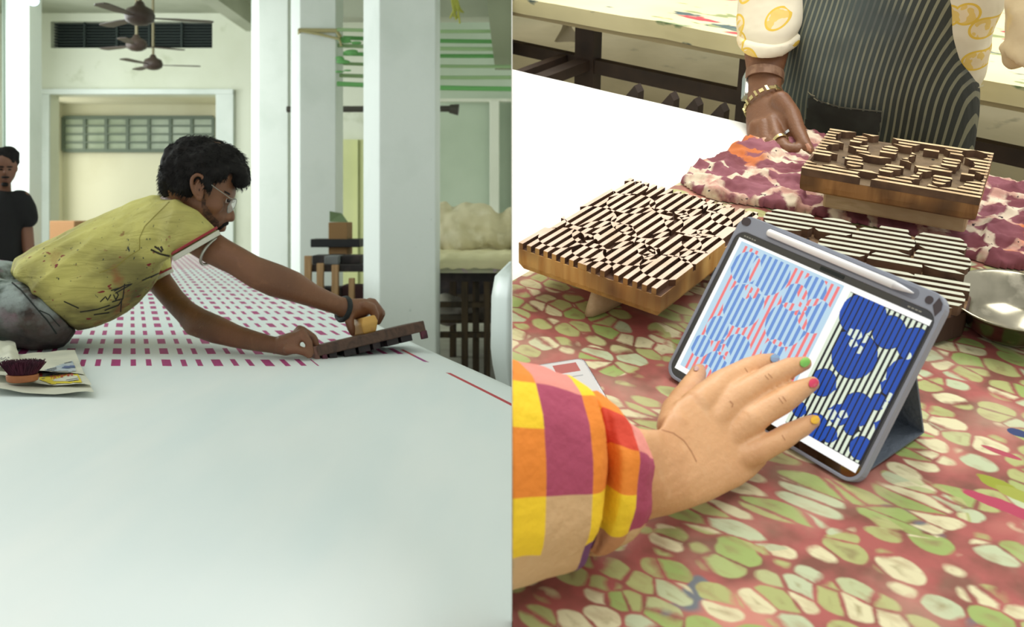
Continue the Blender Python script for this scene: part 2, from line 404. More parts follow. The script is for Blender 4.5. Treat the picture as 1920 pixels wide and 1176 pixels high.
# ---- long printing table
TH = .85
PTM = NT('white_cotton_on_table', .75)
def cloth_shader():
    g = PTM; x, y, z = g.sep(g.pos)
    c = g.math('ADD', x, g.math('MULTIPLY', y, .3705))
    P = .115
    u = g.math('FRACT', g.math('DIVIDE', g.math('ADD', c, .0335+P*40), P)); u = g.math('FRACT', g.math('ADD', u, .0915))
    # wide square [0,.183], narrow at .344 and .648 (centres, shifted by half the wide one)
    def band(a, b): return g.math('MULTIPLY', g.math('GREATER_THAN', u, a), g.math('LESS_THAN', u, b))
    wide = band(0, .183); nar = g.math('ADD', band(.382, .489), band(.686, .793)); cols = g.math('MINIMUM', g.math('ADD', wide, nar), 1)
    r = g.math('FRACT', g.math('DIVIDE', g.math('ADD', y, -2.29+19.6), .196))
    rows = g.math('LESS_THAN', r, .535)
    msk = g.math('MULTIPLY', cols, rows)
    msk = g.math('MULTIPLY', msk, g.math('GREATER_THAN', y, 2.285))
    # the block has only reached this column in its newest row
    newest = g.math('MULTIPLY', g.math('LESS_THAN', y, 2.45), g.math('GREATER_THAN', c, .42))
    msk = g.math('MULTIPLY', msk, g.math('SUBTRACT', 1, newest))
    msk = g.math('MULTIPLY', msk, g.math('LESS_THAN', c, .66))
    n = g.noise(g.pos, 60, 4)[0]
    ink = g.mix(g.rng(n, .35, .7), lin((178, 54, 126)), lin((158, 62, 112)))
    nb = g.noise(g.map(g.pos, sc=(1, .2, 1)), 9, 2)[0]
    base = g.mix(g.rng(nb, .3, .7), lin((233, 240, 239)), lin((223, 235, 236)))
    # finer lines: border
    dl = g.math('ABSOLUTE', g.math('SUBTRACT', c, .676)); ln = g.math('LESS_THAN', dl, .0045)
    ln = g.math('MULTIPLY', ln, g.math('GREATER_THAN', g.noise(g.pos, 5, 1)[0], .4))
    lc = g.mix(g.rng(g.noise(g.pos, 4, 1)[0], .45, .55), lin((190, 66, 74)), lin((158, 62, 130)))
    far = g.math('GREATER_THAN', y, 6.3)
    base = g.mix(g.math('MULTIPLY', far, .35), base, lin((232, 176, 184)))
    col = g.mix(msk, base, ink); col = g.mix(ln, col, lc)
    g.bump(g.noise(g.map(g.pos, sc=(1, .25, 1)), 12, 2)[0], .12, .01)
    return g.done(col)
clothm = cloth_shader()
def tx(c, y): return c-.3705*y
tb = thing('printing_table', 'long printing table on a steel frame under the white cloth', 'table', (tx(.2, 3), 3, 0))
steel = mat('painted_steel_frame', (70, 72, 70), .6)
ys = (-.2, 8.4)
MB().add([(tx(-.4, ys[0]), ys[0], TH-.09), (tx(.74, ys[0]), ys[0], TH-.09), (tx(.74, ys[1]), ys[1], TH-.09), (tx(-.4, ys[1]), ys[1], TH-.09),
          (tx(-.4, ys[0]), ys[0], TH-.012), (tx(.74, ys[0]), ys[0], TH-.012), (tx(.74, ys[1]), ys[1], TH-.012), (tx(-.4, ys[1]), ys[1], TH-.012)],
         [(3, 2, 1, 0), (4, 5, 6, 7), (0, 1, 5, 4), (1, 2, 6, 5), (2, 3, 7, 6), (3, 0, 4, 7)]).build('tabletop', mat('tabletop_pad', (200, 200, 188), .8), tb, clip=-1)
for yy in (2.4, 5, 7.8):
    for c_ in (-.33, .62):
        if yy > 2.3 or c_ < 0: MB().box((tx(c_, yy)-.03, yy-.03, 0), (tx(c_, yy)+.03, yy+.03, TH-.09)).build('leg', steel, tb)
# cloth sheet as a gently sagging mesh, its right edge rolling over and wavering
g = MB(); nu, nv = 60, 110
rows = []
for j in range(nv+1):
    y = ys[0]+(ys[1]+.05-ys[0])*(j/nv)**1.0; rw = []
    edge = .757+.012*noise.noise(Vector((y*1.6, 0, 0)))+.008*math.sin(y*2.1)
    for i in range(nu+1):
        t = i/nu; c = -.41+(edge+.41)*t
        z = TH+.0012*noise.noise(Vector((c*14, y*3, 1)))
        if t > .96: z -= .004*(t-.96)/.04
        rw.append(Vector((tx(c, y), y, z)))
    rw.append(Vector((tx(edge+.012, y), y, TH-.02))); rw.append(Vector((tx(edge+.014, y), y, TH-.17+.02*noise.noise(Vector((y*3, 4, 0))))))
    rw.insert(0, Vector((tx(-.422, y), y, TH-.16))); rows.append(rw)
g.rings(rows, caps=False, closed=False)
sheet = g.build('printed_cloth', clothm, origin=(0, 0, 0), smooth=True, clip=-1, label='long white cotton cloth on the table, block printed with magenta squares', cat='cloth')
fd = MB(); fd.rings([[at(838, 672, 2.39)+Vector((0, 0, .003)), at(842, 673.5, 2.37)+Vector((0, 0, .0005))], [at(895, 690, 2.25)+Vector((0, 0, .004)), at(893, 692, 2.24)]], caps=False, closed=False)

# ---- added thin divider, keeps the light of the two workshops apart
st('light_divider', MB().box((-.0002, .86, -.1), (.0002, 19, 5.5)), mat('light_divider_board', (228, 228, 220), .8))

# ---- the background: bench of blocks between the columns
woodp = mat('raw_pine_post', (186, 150, 108), .7, n=(8, (160, 122, 84), .4, .7), stretch=(6, 6, .6))
dkwood = mat('ink_black_blocks', (44, 40, 42), .7, n=(9, (74, 62, 62), .45, .7))
dkbrown = mat('old_dark_timber', (84, 68, 46), .75, n=(6, (50, 42, 32), .4, .7), stretch=(5, 5, .6))
d = 7.2
bench = thing('work_bench', 'dark bench stacked with printing blocks between two columns', 'bench', (X(625, d), d, 0))
MB().box((X(578, d), d, .78), (X(700, d), d+.7, .83)).build('bench_top', dkwood, bench)
for px, pt, wpx in ((577, 480, 12), (600, 494, 12), (628, 497, 12), (659, 522, 10), (687, 500, 10)):
    MB().box((X(px-wpx/2, d-.05), d-.06, 0), (X(px+wpx/2, d-.05), d-.01, Z(pt, d-.05))).build('post', woodp, bench)
MB().box((X(570, d), d-.02, .5), (X(700, d), d+.65, .53)).build('shelf', dkbrown, bench)
k = 0
names = ['leftmost, pushed against the first post', 'under the cardboard box', 'grey tinted, in front of the middle', 'right end beside the column', 'lying flat on top at the back', 'on the lower shelf left', 'on the lower shelf right']
for (pa, pb, ya, yb, dd, m) in ((585, 612, 484, 497, d+.1, dkwood), (612, 640, 480, 497, d+.2, dkwood), (608, 634, 486, 499, d+.02, mat('grey_block', (120, 124, 126), .7)), (640, 676, 488, 499, d+.12, dkwood), (582, 674, 470, 480, d+.35, mat('black_flat_case', (20, 22, 26), .6)), (588, 640, 540, 562, d+.05, dkwood), (640, 680, 536, 562, d+.1, mat('plum_block', (92, 62, 66), .7))):
    zb = Z(yb, dd); zt_ = Z(ya, dd); 
    if k < 5: zb = .83 if k < 4 else .83+.11
    else: zb = .53
    MB().box((X(pa, dd), dd, zb), (X(pb, dd), dd+.22, max(zt_, zb+.06))).build('printing_block', m, bevel=.005, label='dark wooden printing block on the far bench, '+names[k], cat='block', group='blocks stored on the far bench')
    k += 1
cbm = mat('cardboard', (150, 116, 76), .85)
bx = thing('cardboard_box', 'brown cardboard box on the bench between the columns', 'box', (X(642, d+.5), d+.5, Z(470, d+.5)))
z0 = Z(478, d+.45)
MB().box((X(618, d+.45), d+.4, z0), (X(653, d+.45), d+.65, Z(417, d+.45))).build('carton', cbm, bx, bevel=.004)
MB().add([(X(618, d+.45), d+.45, Z(416, d+.45)), (X(653, d+.45), d+.45, Z(417, d+.45)), (X(640, d+.6), d+.62, Z(400, d+.6)), (X(618, d+.6), d+.6, Z(396, d+.6))], [(0, 1, 2, 3)]).build('flap', mat('green_flap', (112, 132, 96), .8), bx)
cb2 = MB().box((X(106, 13), 12.8, .55), (X(152, 13), 13.2, Z(414, 13)))
cb2.build('cardboard_box', mat('tan_carton', (176, 132, 92), .85), bevel=.01, label='tan cardboard carton in the far recess behind the bending man', cat='box')
MB().box((X(64, 13), 12.7, 0), (X(160, 13), 13.3, .53)).build('low_table', wallm, label='low white table against the far wall behind the bending man', cat='table')
MB().lathe([(.07, 0), (.08, .1), (.05, .17), (.03, .2)], (X(77, 12.9), 12.9, .53), 14).build('paint_pot', mat('blue_pot', (48, 66, 128), .5), smooth=True, label='small blue pot on the low table far behind', cat='pot')
MB().lathe([(.05, 0), (.06, .06), (.06, .14), (.05, .15)], (X(92, 12.7), 12.95, .53), 14).build('paint_pot', mat('grey_pot', (150, 160, 160), .5), smooth=True, label='grey pot next to the small blue pot far behind', cat='pot')

# ---- far table with draped fabric, right part of the hall
d = 6.9
ft = thing('sorting_table', 'paint spotted table with dark timber legs behind the nearest column', 'table', (X(890, d), d, 0))
splat = NT('paint_spotted_edge', .8); nn = splat.noise(splat.pos, 14, 3); sc_ = splat.mix(splat.rng(nn[0], .55, .62), lin((196, 196, 166)), nn[1]); splatm = splat.done(sc_)
MB().box((X(800, d), d, Z(512, d)), (-.002, d+3, Z(492, d)-.004)).build('table_edge', splatm, ft)
cream = mat('cream_padding', (226, 220, 178), .9, n=(3, (208, 200, 156), .4, .7), bump=(8, .4))
pd = MB(); rr = []
for j in range(12):
    y = d-.03+3.0*j/11; rr.append([Vector((X(800, d)+(-.003-X(800, d))*i/16, y, Z(492, d)+.03*abs(noise.noise(Vector((i*.4, y*2, 0))))+(.035 if 0 < j < 11 else 0))) for i in range(17)])
rr.insert(0, [p-Vector((0, 0, .05)) for p in rr[0]])
pd.rings(rr, caps=False, closed=False).build('padding', cream, ft, smooth=True)
MB().box((X(806, d), d+.1, Z(530, d)), (-.002, d+2.8, Z(513, d))).build('apron_rail', dkwood, ft)
for px, dd in ((872, d+.1), (893, d+.15), (914, d+.1), (940, d+.2), (952, d+1.4), (850, d+1.6)):
    MB().box((X(px-7, dd), dd, 0), (X(px+5, dd), dd+.08, Z(530, d))).build('leg', dkbrown, ft)
for py in (570, 628):
    MB().box((X(806, d), d+.12, Z(py+10, d)), (-.002, d+.2, Z(py, d))).build('cross_rail', dkbrown, ft)
MB().box((X(806, d), d+.2, Z(612, d)), (-.002, d+2.6, Z(606, d))).build('shelf', dkbrown, ft)
MB().box((X(806, d+2.5), d+2.5, Z(610, d)), (-.002, d+2.6, Z(530, d))).build('back_panel', dkwood, ft)
lin_m = mat('heaped_linen', (214, 206, 172), .9, n=[(2.5, (150, 140, 98), .5, .72), (9, (232, 226, 200), .55, .75)], bump=(10, .5))
hp = MB(); dd = 8.3
for (px, py, r, sx) in ((835, 420, .14, 1.2), (828, 395, .11, .8), (850, 430, .16, 1.4), (870, 415, .13, 1.3), (885, 412, .16, 1.5), (905, 425, .17, 1.5), (925, 428, .15, 1.6), (945, 420, .13, 1.4), (958, 415, .12, 1)):
    hp.ball(at(px, py, dd), r, 14, (sx, 1, .8)); hp.ball(at(px, 450, dd), .14, 12, (1.8, 1.3, .9))
hp = fuse(hp, .02, 3, lambda p: .06*noise.noise(Vector((p.x*8+p.z*4, p.y*3, p.z*2)))+.015*noise.noise(p*14))
hp.build('fabric_heap', lin_m, smooth=True, clip=-1, label='rumpled heap of beige cloth on the table behind the nearest column', cat='cloth')
bn = MB()
for k in range(8): bn.ball(at(822+R_.random()*42, 577+R_.random()*16, 7.6), .07+.03*R_.random(), 12, (1.2, 1, .8))
bn.ball(at(838, 572, 7.6), .1, 12, (1.2, 1, .8))
bn = fuse(bn, .015, 2, lambda p: .02*noise.noise(p*16))
bn.build('cloth_bundle', mat('white_rags', (206, 200, 192), .9, n=(5, (150, 130, 136), .5, .7)), smooth=True, label='bundle of white rags on the shelf under the far table', cat='cloth')
# round white drum at the hall's right edge
dr = thing('plastic_drum', 'round shouldered white plastic drum beside the printing table edge', 'drum', (-.05, 3.6, 0))
dm = mat('white_plastic', (224, 234, 232), .35)
cx_ = .19
MB().lathe([(.0, 1.05), (.12, 1.045), (.2, 1.02), (.25, .97), (.262, .9), (.265, .72), (.258, .66), (.245, .6), (.235, .4), (.235, .02), (.22, 0)], (cx_, 3.6, 0), 40).build('drum_body', dm, dr, smooth=True, clip=-1)

# ================================================================== RIGHT PLACE: the block workshop
FL = -.85
def rb(name, mb, m, parent=None, **k): return mb.build(name, m, parent, M=MR, **k)
cem = mat('cement_floor', (226, 216, 176), .85, n=[(2.2, (202, 192, 150), .42, .7), (.9, (204, 198, 160), .5, .7), (7, (176, 170, 134), .66, .74)], bump=(20, .2))
rb('floor_workshop', MB().box((-6, .2, FL-.05), (3.5, 9, FL)), cem, kind='structure', clip=1)

# pebble-printed cloth
def pebble():
    g = NT('pebble_print', .75); p = g.pos
    wv = g.noise(p, 5, 2)[1]; pw = g.vadd(p, g.vadd(g.vadd(wv, (.5, .5, .5), 'SUBTRACT'), (.05, .04, 0), 'MULTIPLY'))
    pw = g.map(pw, rot=(0, 0, -.12), sc=(.62, 1, 1))
    # areas where the pebbles were dragged into long streaks
    e = g.vor(pw, 46, 'DISTANCE_TO_EDGE', .85)[0]
    cc = g.vor(pw, 46, 'F1', .85)
    ps = g.map(pw, rot=(0, 0, .02), sc=(.55, 1.05, 1))
    e2 = g.vor(ps, 50, 'DISTANCE_TO_EDGE', 1)[0]; cc2 = g.vor(ps, 50, 'F1', 1)
    zone = g.rng(g.noise(p, 3.2, 1)[0], .53, .56)
    ed = g.mix(zone, e, e2); cr = g.mix(zone, cc[1], cc2[1]); dist = g.mix(zone, cc[0], cc2[0])
    nz = g.noise(p, 70, 3)[0]
    edn = g.math('ADD', ed, g.math('MULTIPLY', g.math('SUBTRACT', nz, .5), .16))
    rad = g.math('ADD', dist, g.math('MULTIPLY', g.math('SUBTRACT', nz, .5), .12))
    inside = g.math('MULTIPLY', g.rng(edn, .01, .10), g.rng(rad, .66, .58))
    rs = g.sep(cr)
    fill = g.mix(g.rng(rs[0], .25, .3), lin((184, 194, 158)), lin((170, 174, 112)))
    fill = g.mix(g.rng(rs[1], .62, .68), fill, lin((214, 208, 168)))
    fill = g.mix(g.rng(rs[2], .78, .82), fill, lin((150, 170, 96)))
    core = g.math('MULTIPLY', g.rng(ed, .26, .38), g.rng(g.noise(p, 40, 3)[0], .4, .55))
    fill = g.mix(g.math('MULTIPLY', g.rng(g.noise(g.map(p, sc=(.5, 1.4, 1)), 60, 4)[0], .5, .7), .45), fill, lin((150, 122, 84)))
    fill = g.mix(g.math('MULTIPLY', core, .75), fill, lin((140, 128, 84)))
    gap = g.mix(g.rng(g.noise(p, 22, 3)[0], .4, .65), lin((166, 88, 82)), lin((122, 72, 58)))
    gap = g.mix(g.rng(g.noise(p, 6, 2)[0], .58, .68), gap, lin((196, 128, 112)))
    thin = g.mix(g.rng(g.noise(p, 14, 2)[0], .66, .7), gap, lin((104, 110, 116)))
    col = g.mix(inside, thin, fill)
    wash = g.mix(g.math('MULTIPLY', g.rng(g.noise(p, 8, 4)[0], .5, .75), .35), col, lin((222, 206, 176)))
    # paint smears near the right-hand end
    x, y, z = g.sep(p)
    def smear(cx, cy, sx, sy, colr, base, rot=-.1):
        q = g.map(g.vadd(p, (-cx, -cy, 0)), rot=(0, 0, rot), sc=(1/sx, 1/sy, 0))
        q = g.vadd(q, g.vadd(g.vadd(g.noise(p, 35, 3)[1], (.5, .5, .5), 'SUBTRACT'), (1.0, 1.0, 0), 'MULTIPLY'))
        n = g.nt.nodes.new('ShaderNodeVectorMath'); n.operation = 'LENGTH'; g.put(n.inputs[0], g.map(q, sc=(1, 1, 0)))
        return g.mix(g.rng(n.outputs[1], 1.0, .9), base, lin(colr))
    for (px, py, sx, sy, c_) in ((1890, 950, .045, .009, (170, 56, 84)), (1868, 905, .02, .009, (142, 150, 36)), (1905, 925, .022, .008, (152, 158, 60)), (1913, 812, .014, .007, (40, 56, 104)), (1880, 848, .02, .004, (168, 66, 84))):
        q = Rp(px, py); wash = smear(q.x, q.y, sx, sy, c_, wash)
    g.bump(g.noise(p, 300, 2)[0], .1, .002)
    return g.done(wash)
pebm = pebble()
tr = thing('block_table', 'table under the white and pebble printed cloths', 'table', (-.5, .9, FL), M=MR)
tpm = mat('table_board', (190, 176, 140), .8)
SEAM = -.781
FAR = 1.70
rb('tabletop', MB().box((-3, -.1, -.05), (1.2, FAR-.01, -.006)), tpm, tr, clip=1)
iron = mat('dark_angle_iron', (62, 48, 40), .6, n=(12, (44, 34, 30), .4, .7))
for a_ in (-.9, .9):
    for b_ in (.1, FAR-.1): rb('leg', MB().box((a_-.025, b_-.025, FL), (a_+.025, b_+.025, -.05)), iron, tr)
def sheet_r(name, a0, a1, b0, b1, z, m, label, amp=.0012, hang=.12):
    nu_, nv_ = int((a1-a0)/.03), int((b1-b0)/.03); rows = []
    for j in range(nv_+1):
        b = b0+(b1-b0)*j/nv_
        rows.append([Vector((a0+(a1-a0)*i/nu_, b, z+amp*noise.noise(Vector((a0*2+i*.25, j*.22, z*100))))) for i in range(nu_+1)])
    rows.append([Vector((p.x, b1+.006, z-.012)) for p in rows[-1]]); rows.append([Vector((p.x, b1+.008, z-hang)) for p in rows[-1]])
    o = MB().rings(rows, caps=False, closed=False).build(name, m, M=MR, origin=(0, 0, 0), smooth=True, clip=1, label=label, cat='cloth')
    return o
whitem = mat('bleached_white_cotton', (250, 250, 246), .8, n=(3, (244, 244, 240), .4, .7), bump=(3, .15))
sheet_r('white_cloth', -2.9, SEAM+.05, 0, FAR-.004, -.0035, whitem, 'plain bleached white cloth covering the left end of the table')
sheet_r('pebble_cloth', SEAM, 1.1, 0, FAR, -.001, pebm, 'tablecloth printed with olive and brick red pebble shapes')

# crumpled maroon cloth along the far edge
def inpoly(x, y, P):
    c = False; n = len(P)
    for i in range(n):
        x1, y1 = P[i]; x2, y2 = P[(i+1) % n]
        if (y1 > y) != (y2 > y) and x < (x2-x1)*(y-y1)/(y2-y1)+x1: c = not c
    return c
def edist(x, y, P):
    m = 9; n = len(P); p = Vector((x, y))
    for i in range(n):
        a = Vector(P[i]); b = Vector(P[(i+1) % n]); t = max(0, min(1, (p-a).dot(b-a)/(b-a).length_squared)); m = min(m, (p-a-(b-a)*t).length)
    return m
outl = [Rp(*q) for q in ((1274, 344), (1292, 322), (1340, 300), (1392, 270), (1418, 258))]+[Rp(x, 228+.227*(x-1405)+2, .004) for x in (1450, 1530, 1700, 1850, 1925)]+[Rp(*q) for q in ((1960, 420), (1925, 510), (1870, 505), (1800, 482), (1700, 440), (1560, 412), (1440, 392), (1340, 378), (1300, 362))]
outl = [(p.x, p.y) for p in outl]
mrn = NT('maroon_batik', .85)
def maroon():
    g = mrn; p = g.pos; pw = g.vadd(p, g.vadd(g.vadd(g.noise(p, 7, 3)[1], (.5, .5, .5), 'SUBTRACT'), (.07, .07, 0), 'MULTIPLY'))
    pw = g.map(pw, sc=(.8, 1, 0)); e = g.vor(pw, 16, 'DISTANCE_TO_EDGE', .9)[0]
    e = g.math('ADD', e, g.math('MULTIPLY', g.math('SUBTRACT', g.noise(p, 45, 3)[0], .5), .16))
    blob = g.rng(e, .05, .085)
    mar = g.mix(g.rng(g.noise(p, 9, 3)[0], .42, .62), lin((120, 62, 70)), lin((150, 92, 104)))
    base = g.mix(g.rng(g.noise(p, 30, 4)[0], .45, .6), lin((222, 208, 184)), lin((196, 150, 136)))
    base = g.mix(g.rng(g.noise(p, 5.5, 2)[0], .58, .64), base, lin((198, 112, 60)))
    base = g.mix(g.rng(g.noise(p, 90, 2)[0], .66, .7), base, lin((60, 48, 52)))
    return g.done(g.mix(blob, base, mar))
marm = maroon()
B2O = Vector((-.5586, 1.3245, 0)); B2Y = .1989; B2W, B2H = .2395, .191
def inb2(a, b, m=0):
    q = Matrix.Rotation(-B2Y, 3, 'Z') @ (Vector((a, b, 0))-B2O); return -m < q.x < B2W+m and -m < q.y < B2H+m
g = MB(); st_ = .004; idx = {}
xs = [p[0] for p in outl]; ysx = [p[1] for p in outl]
na, nb_ = int((max(xs)-min(xs))/st_)+2, int((max(ysx)-min(ysx))/st_)+2
def mz(a, b):
    e = edist(a, b, outl); r = 1-abs(noise.noise(Vector((a*9+b*6, b*17-a*5, 0))))*2; r2 = 1-abs(noise.noise(Vector((a*24, b*34, 5))))*2
    k_ = .35 if inb2(a, b, .01) else 1
    r3 = 1-abs(noise.noise(Vector((a*60+b*30, b*70-a*20, 9))))*2
    return min(1, (e/.007)**.5)*(.004+.011*max(r, 0)**3*k_+.006*max(r2, 0)**2*k_+.0035*max(r3, 0)**2)+.001
for j in range(nb_):
    for i in range(na):
        a = min(xs)+i*st_; b = min(ysx)+j*st_
        if inpoly(a, b, outl): idx[(i, j)] = len(g.v); g.v.append(Vector((a, b, mz(a, b))))
for (i, j) in list(idx):
    q = [(i, j), (i+1, j), (i+1, j+1), (i, j+1)]
    if all(k_ in idx for k_ in q): g.f.append(tuple(idx[k_] for k_ in q)); g.mi.append(0)
# skirt down to the table so the folded cloth has a body
from collections import Counter
ec = Counter()
for f in g.f:
    for k_ in range(4): ec[tuple(sorted((f[k_], f[(k_+1) % 4])))] += 1
bd = [e for e, c_ in ec.items() if c_ == 1]; low = {}
for e in bd:
    for vi in e:
        if vi not in low: low[vi] = len(g.v); p = g.v[vi]; g.v.append(Vector((p.x, p.y, .0008)))
    g.f.append((e[0], e[1], low[e[1]], low[e[0]])); g.mi.append(0)
g.build('batik_cloth', marm, M=MR, origin=(0, 0, 0), smooth=True, clip=1, label='crumpled maroon and white batik cloth under the back wooden block', cat='cloth')

# ---- carved printing blocks
def crossings(u, circ): 
    out = []
    for ci, (cx, cy, r) in enumerate(circ):
        if abs(u-cx) < r: h = math.sqrt(r*r-(u-cx)**2); out += [(cy-h, ci, -1), (cy+h, ci, 1)]
    return sorted(out)
def strips(W_, H_, n, circ, mode, wid=1.0, gap=0.0):
    """stripe pieces: polygons (u, v); mode xor / in / out (union of the circles) / evenin / oddout"""
    w_ = W_/(2*n); res = []
    for k in range(2*n):
        u0 = k*w_+(1-wid)*w_/2; u1 = (k+1)*w_-(1-wid)*w_/2; uc = (u0+u1)/2; even = k % 2 == 0
        def val(c, u):
            cx, cy, r = circ[c[1]]; h = r*r-(u-cx)**2
            return cy+c[2]*math.sqrt(h) if h > 0 else cy
        cs = [c for c in crossings(uc, circ) if 0 < c[0] < H_]
        bounds = [None]+cs+[None]
        runs = []
        for i in range(len(bounds)-1):
            a = bounds[i]; b = bounds[i+1]; va = a[0] if a else 0; vb = b[0] if b else H_
            vm = (va+vb)/2; cnt = sum((uc-cx)**2+(vm-cy)**2 < r*r for cx, cy, r in circ)
            on = {'xor': even ^ (cnt % 2 == 1), 'in': even and cnt > 0, 'out': even and cnt == 0, 'oddout': (not even) and cnt == 0,
                  'evenin': even and cnt > 0, 'allin': cnt > 0, 'evenxor': even and cnt % 2 == 1, 'oddxor': (not even) and cnt % 2 == 0}[mode]
            if on:
                if runs and runs[-1][1] is a and a is not None: runs[-1] = (runs[-1][0], b)
                else: runs.append((a, b))
        for a, b in runs:
            lo = [max(0, min(H_, val(a, u))) if a else 0 for u in (u0, uc, u1)]
            hi = [max(0, min(H_, val(b, u))) if b else H_ for u in (u0, uc, u1)]
            for q in range(3):
                if hi[q]-lo[q] < .0006: mid = (hi[q]+lo[q])/2; lo[q] = mid-.0003; hi[q] = mid+.0003
            if hi[1]-lo[1] < .0022: continue
            lo = [l+gap/2 for l in lo]; hi = [h-gap/2 for h in hi]
            res.append([(u0, lo[0]), (uc, lo[1]), (u1, lo[2]), (u1, hi[2]), (uc, hi[1]), (u0, hi[0])])
    return res
def woodgrain(name, c1, c2, c3, rough=.55, sc=(1, 1, 1)):
    g = NT(name, rough); p = g.map(g.pos, sc=sc)
    n1 = g.noise(p, 30, 4, 1.5)[0]; n2 = g.noise(g.pos, 9, 2)[0]
    c = g.mix(g.rng(n1, .35, .65), lin(c1), lin(c2)); c = g.mix(g.rng(n2, .5, .68), c, lin(c3))
    g.bump(n1, .2, .003); return g.done(c)
faceW = mat('pale_wood_print_face', (228, 202, 182), .7, n=(25, (214, 184, 158), .4, .7))
sideW = woodgrain('golden_block_side', (224, 180, 108), (196, 142, 74), (104, 68, 40), sc=(1.2, 1.2, .12))
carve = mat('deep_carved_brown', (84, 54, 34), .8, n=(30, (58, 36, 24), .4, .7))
handW = woodgrain('turned_handle_wood', (206, 184, 150), (190, 166, 130), (176, 150, 116), sc=(.3, 3, 3))
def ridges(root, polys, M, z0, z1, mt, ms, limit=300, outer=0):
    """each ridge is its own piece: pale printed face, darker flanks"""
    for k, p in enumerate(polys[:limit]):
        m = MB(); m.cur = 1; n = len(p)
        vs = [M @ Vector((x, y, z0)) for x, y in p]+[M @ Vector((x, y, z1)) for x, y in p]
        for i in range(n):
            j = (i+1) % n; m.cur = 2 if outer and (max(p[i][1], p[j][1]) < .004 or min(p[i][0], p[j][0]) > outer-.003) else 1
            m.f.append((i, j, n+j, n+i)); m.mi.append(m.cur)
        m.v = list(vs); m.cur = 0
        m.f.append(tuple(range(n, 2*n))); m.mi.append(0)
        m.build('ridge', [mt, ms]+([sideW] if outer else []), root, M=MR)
def frame2(o, yaw): return Matrix.Translation(o) @ Matrix.Rotation(yaw, 4, 'Z')

# block 1, left front
M1 = frame2(Vector((-.7504, .9134, 0)), .0255); W1, H1 = .2103, .2673
b1 = thing('printing_block', 'pale wooden printing block with fine striped bubble carving on white cloth edge', 'block', M1 @ Vector((W1/2, H1/2, 0)), M=MR)
side1 = [(0, 0)]
nst = 16
body = MB()
edge = []
for i in range(nst*2+1):      # scalloped near side, each stripe shows its own flute
    x = W1*i/(nst*2); edge.append((x, 0.0 if i % 2 == 0 else -.0014))
edge += [(W1+.001, H1*.5), (W1, H1)]+[(W1*(1-i/16), H1+(0 if i % 2 else .001)) for i in range(1, 16)]+[(0, H1)]
def lay(z, ins): 
    return [M1 @ Vector((min(max(x, ins*1.2), W1-ins) if True else x, min(max(y, ins-.002), H1-ins), z)) for x, y in edge]
body.rings([lay(.0345, .012), lay(.038, .005), lay(.046, .0), lay(.0665, 0)])
rb('body', body, sideW, b1)
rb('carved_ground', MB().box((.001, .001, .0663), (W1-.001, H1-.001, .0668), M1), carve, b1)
C1 = [(.035, .045, .03), (.03, .12, .035), (.075, .085, .042), (.085, .035, .022), (.05, .19, .034), (.10, .15, .048), (.105, .225, .04), (.155, .19, .045), (.185, .235, .032), (.16, .115, .036),
      (.13, .06, .034), (.185, .055, .033), (.19, .14, .028), (.02, .235, .026), (.06, .065, .010), (.072, .06, .008), (.066, .075, .008), (.115, .185, .012), (.128, .195, .010), (.12, .205, .009),
      (.145, .075, .011), (.155, .067, .009), (.15, .085, .008), (.165, .16, .010), (.176, .168, .010), (.085, .118, .012), (.15, .245, .016), (.2, .1, .02), (.0, .075, .018), (.12, .0, .02)]
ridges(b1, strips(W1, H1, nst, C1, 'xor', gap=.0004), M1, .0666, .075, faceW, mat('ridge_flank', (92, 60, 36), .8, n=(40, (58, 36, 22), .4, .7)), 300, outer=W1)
hd = MB(); p0 = M1 @ Vector((.045, .045, 0))
hx = MB().tube([M1 @ Vector((.105, .03+.0*k_, .0)) for k_ in range(0)], .01) if False else None
hd = MB().rings([[M1 @ Vector((W1/2+math.cos(t)*rx, -0.0+.09+math.sin(t)*ry*1.0+.03, z)) for t in [2*PI*i/20 for i in range(20)]] for rx, ry, z in ((.021, .118, .001), (.020, .113, .012), (.016, .106, .028), (.015, .10, .036))])
rb('handle', hd, handW, b1, smooth=True)

# block 2, back right, raised on its handle
M2 = frame2(B2O, B2Y); W2, H2 = B2W, B2H
b2 = thing('printing_block', 'brown wooden block with ridged relief and hollows on the maroon cloth', 'block', M2 @ Vector((W2/2, H2/2, .0)), M=MR)
face2 = mat('worn_wood_print_face', (214, 190, 148), .7, n=(30, (176, 146, 104), .45, .7))
side2 = woodgrain('brown_block_side', (176, 128, 76), (142, 98, 56), (84, 60, 40), sc=(1.5, 1.5, .15))
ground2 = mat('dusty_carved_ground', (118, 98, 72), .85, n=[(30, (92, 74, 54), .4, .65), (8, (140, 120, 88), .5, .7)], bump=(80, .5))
bd = MB(); e2_ = []
for i in range(13): e2_.append((W2*i/12, .0015*math.sin(i*1.7)))
for i in range(1, 9): e2_.append((W2+.0015*math.sin(i*2.1), H2*i/8))
for i in range(1, 13): e2_.append((W2*(1-i/12), H2))
for i in range(1, 8): e2_.append((0, H2*(1-i/8)))
def lay2(z, ins): return [M2 @ Vector((min(max(x, ins), W2-ins), min(max(y, ins), H2-ins), z)) for x, y in e2_]
bd.rings([lay2(.058, .006), lay2(.062, .001), lay2(.07, 0), lay2(.0835, 0)]); rb('body', bd, [side2], b2)
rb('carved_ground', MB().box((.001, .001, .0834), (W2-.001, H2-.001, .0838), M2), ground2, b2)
C2 = [(.045, .155, .03), (.035, .10, .022), (.085, .165, .022), (.10, .125, .032), (.06, .06, .034), (.115, .06, .036), (.155, .15, .028), (.19, .12, .03), (.15, .105, .02), (.185, .045, .03), (.215, .075, .022), (.215, .165, .018), (.02, .045, .02), (.16, .02, .012), (.09, .012, .014)]
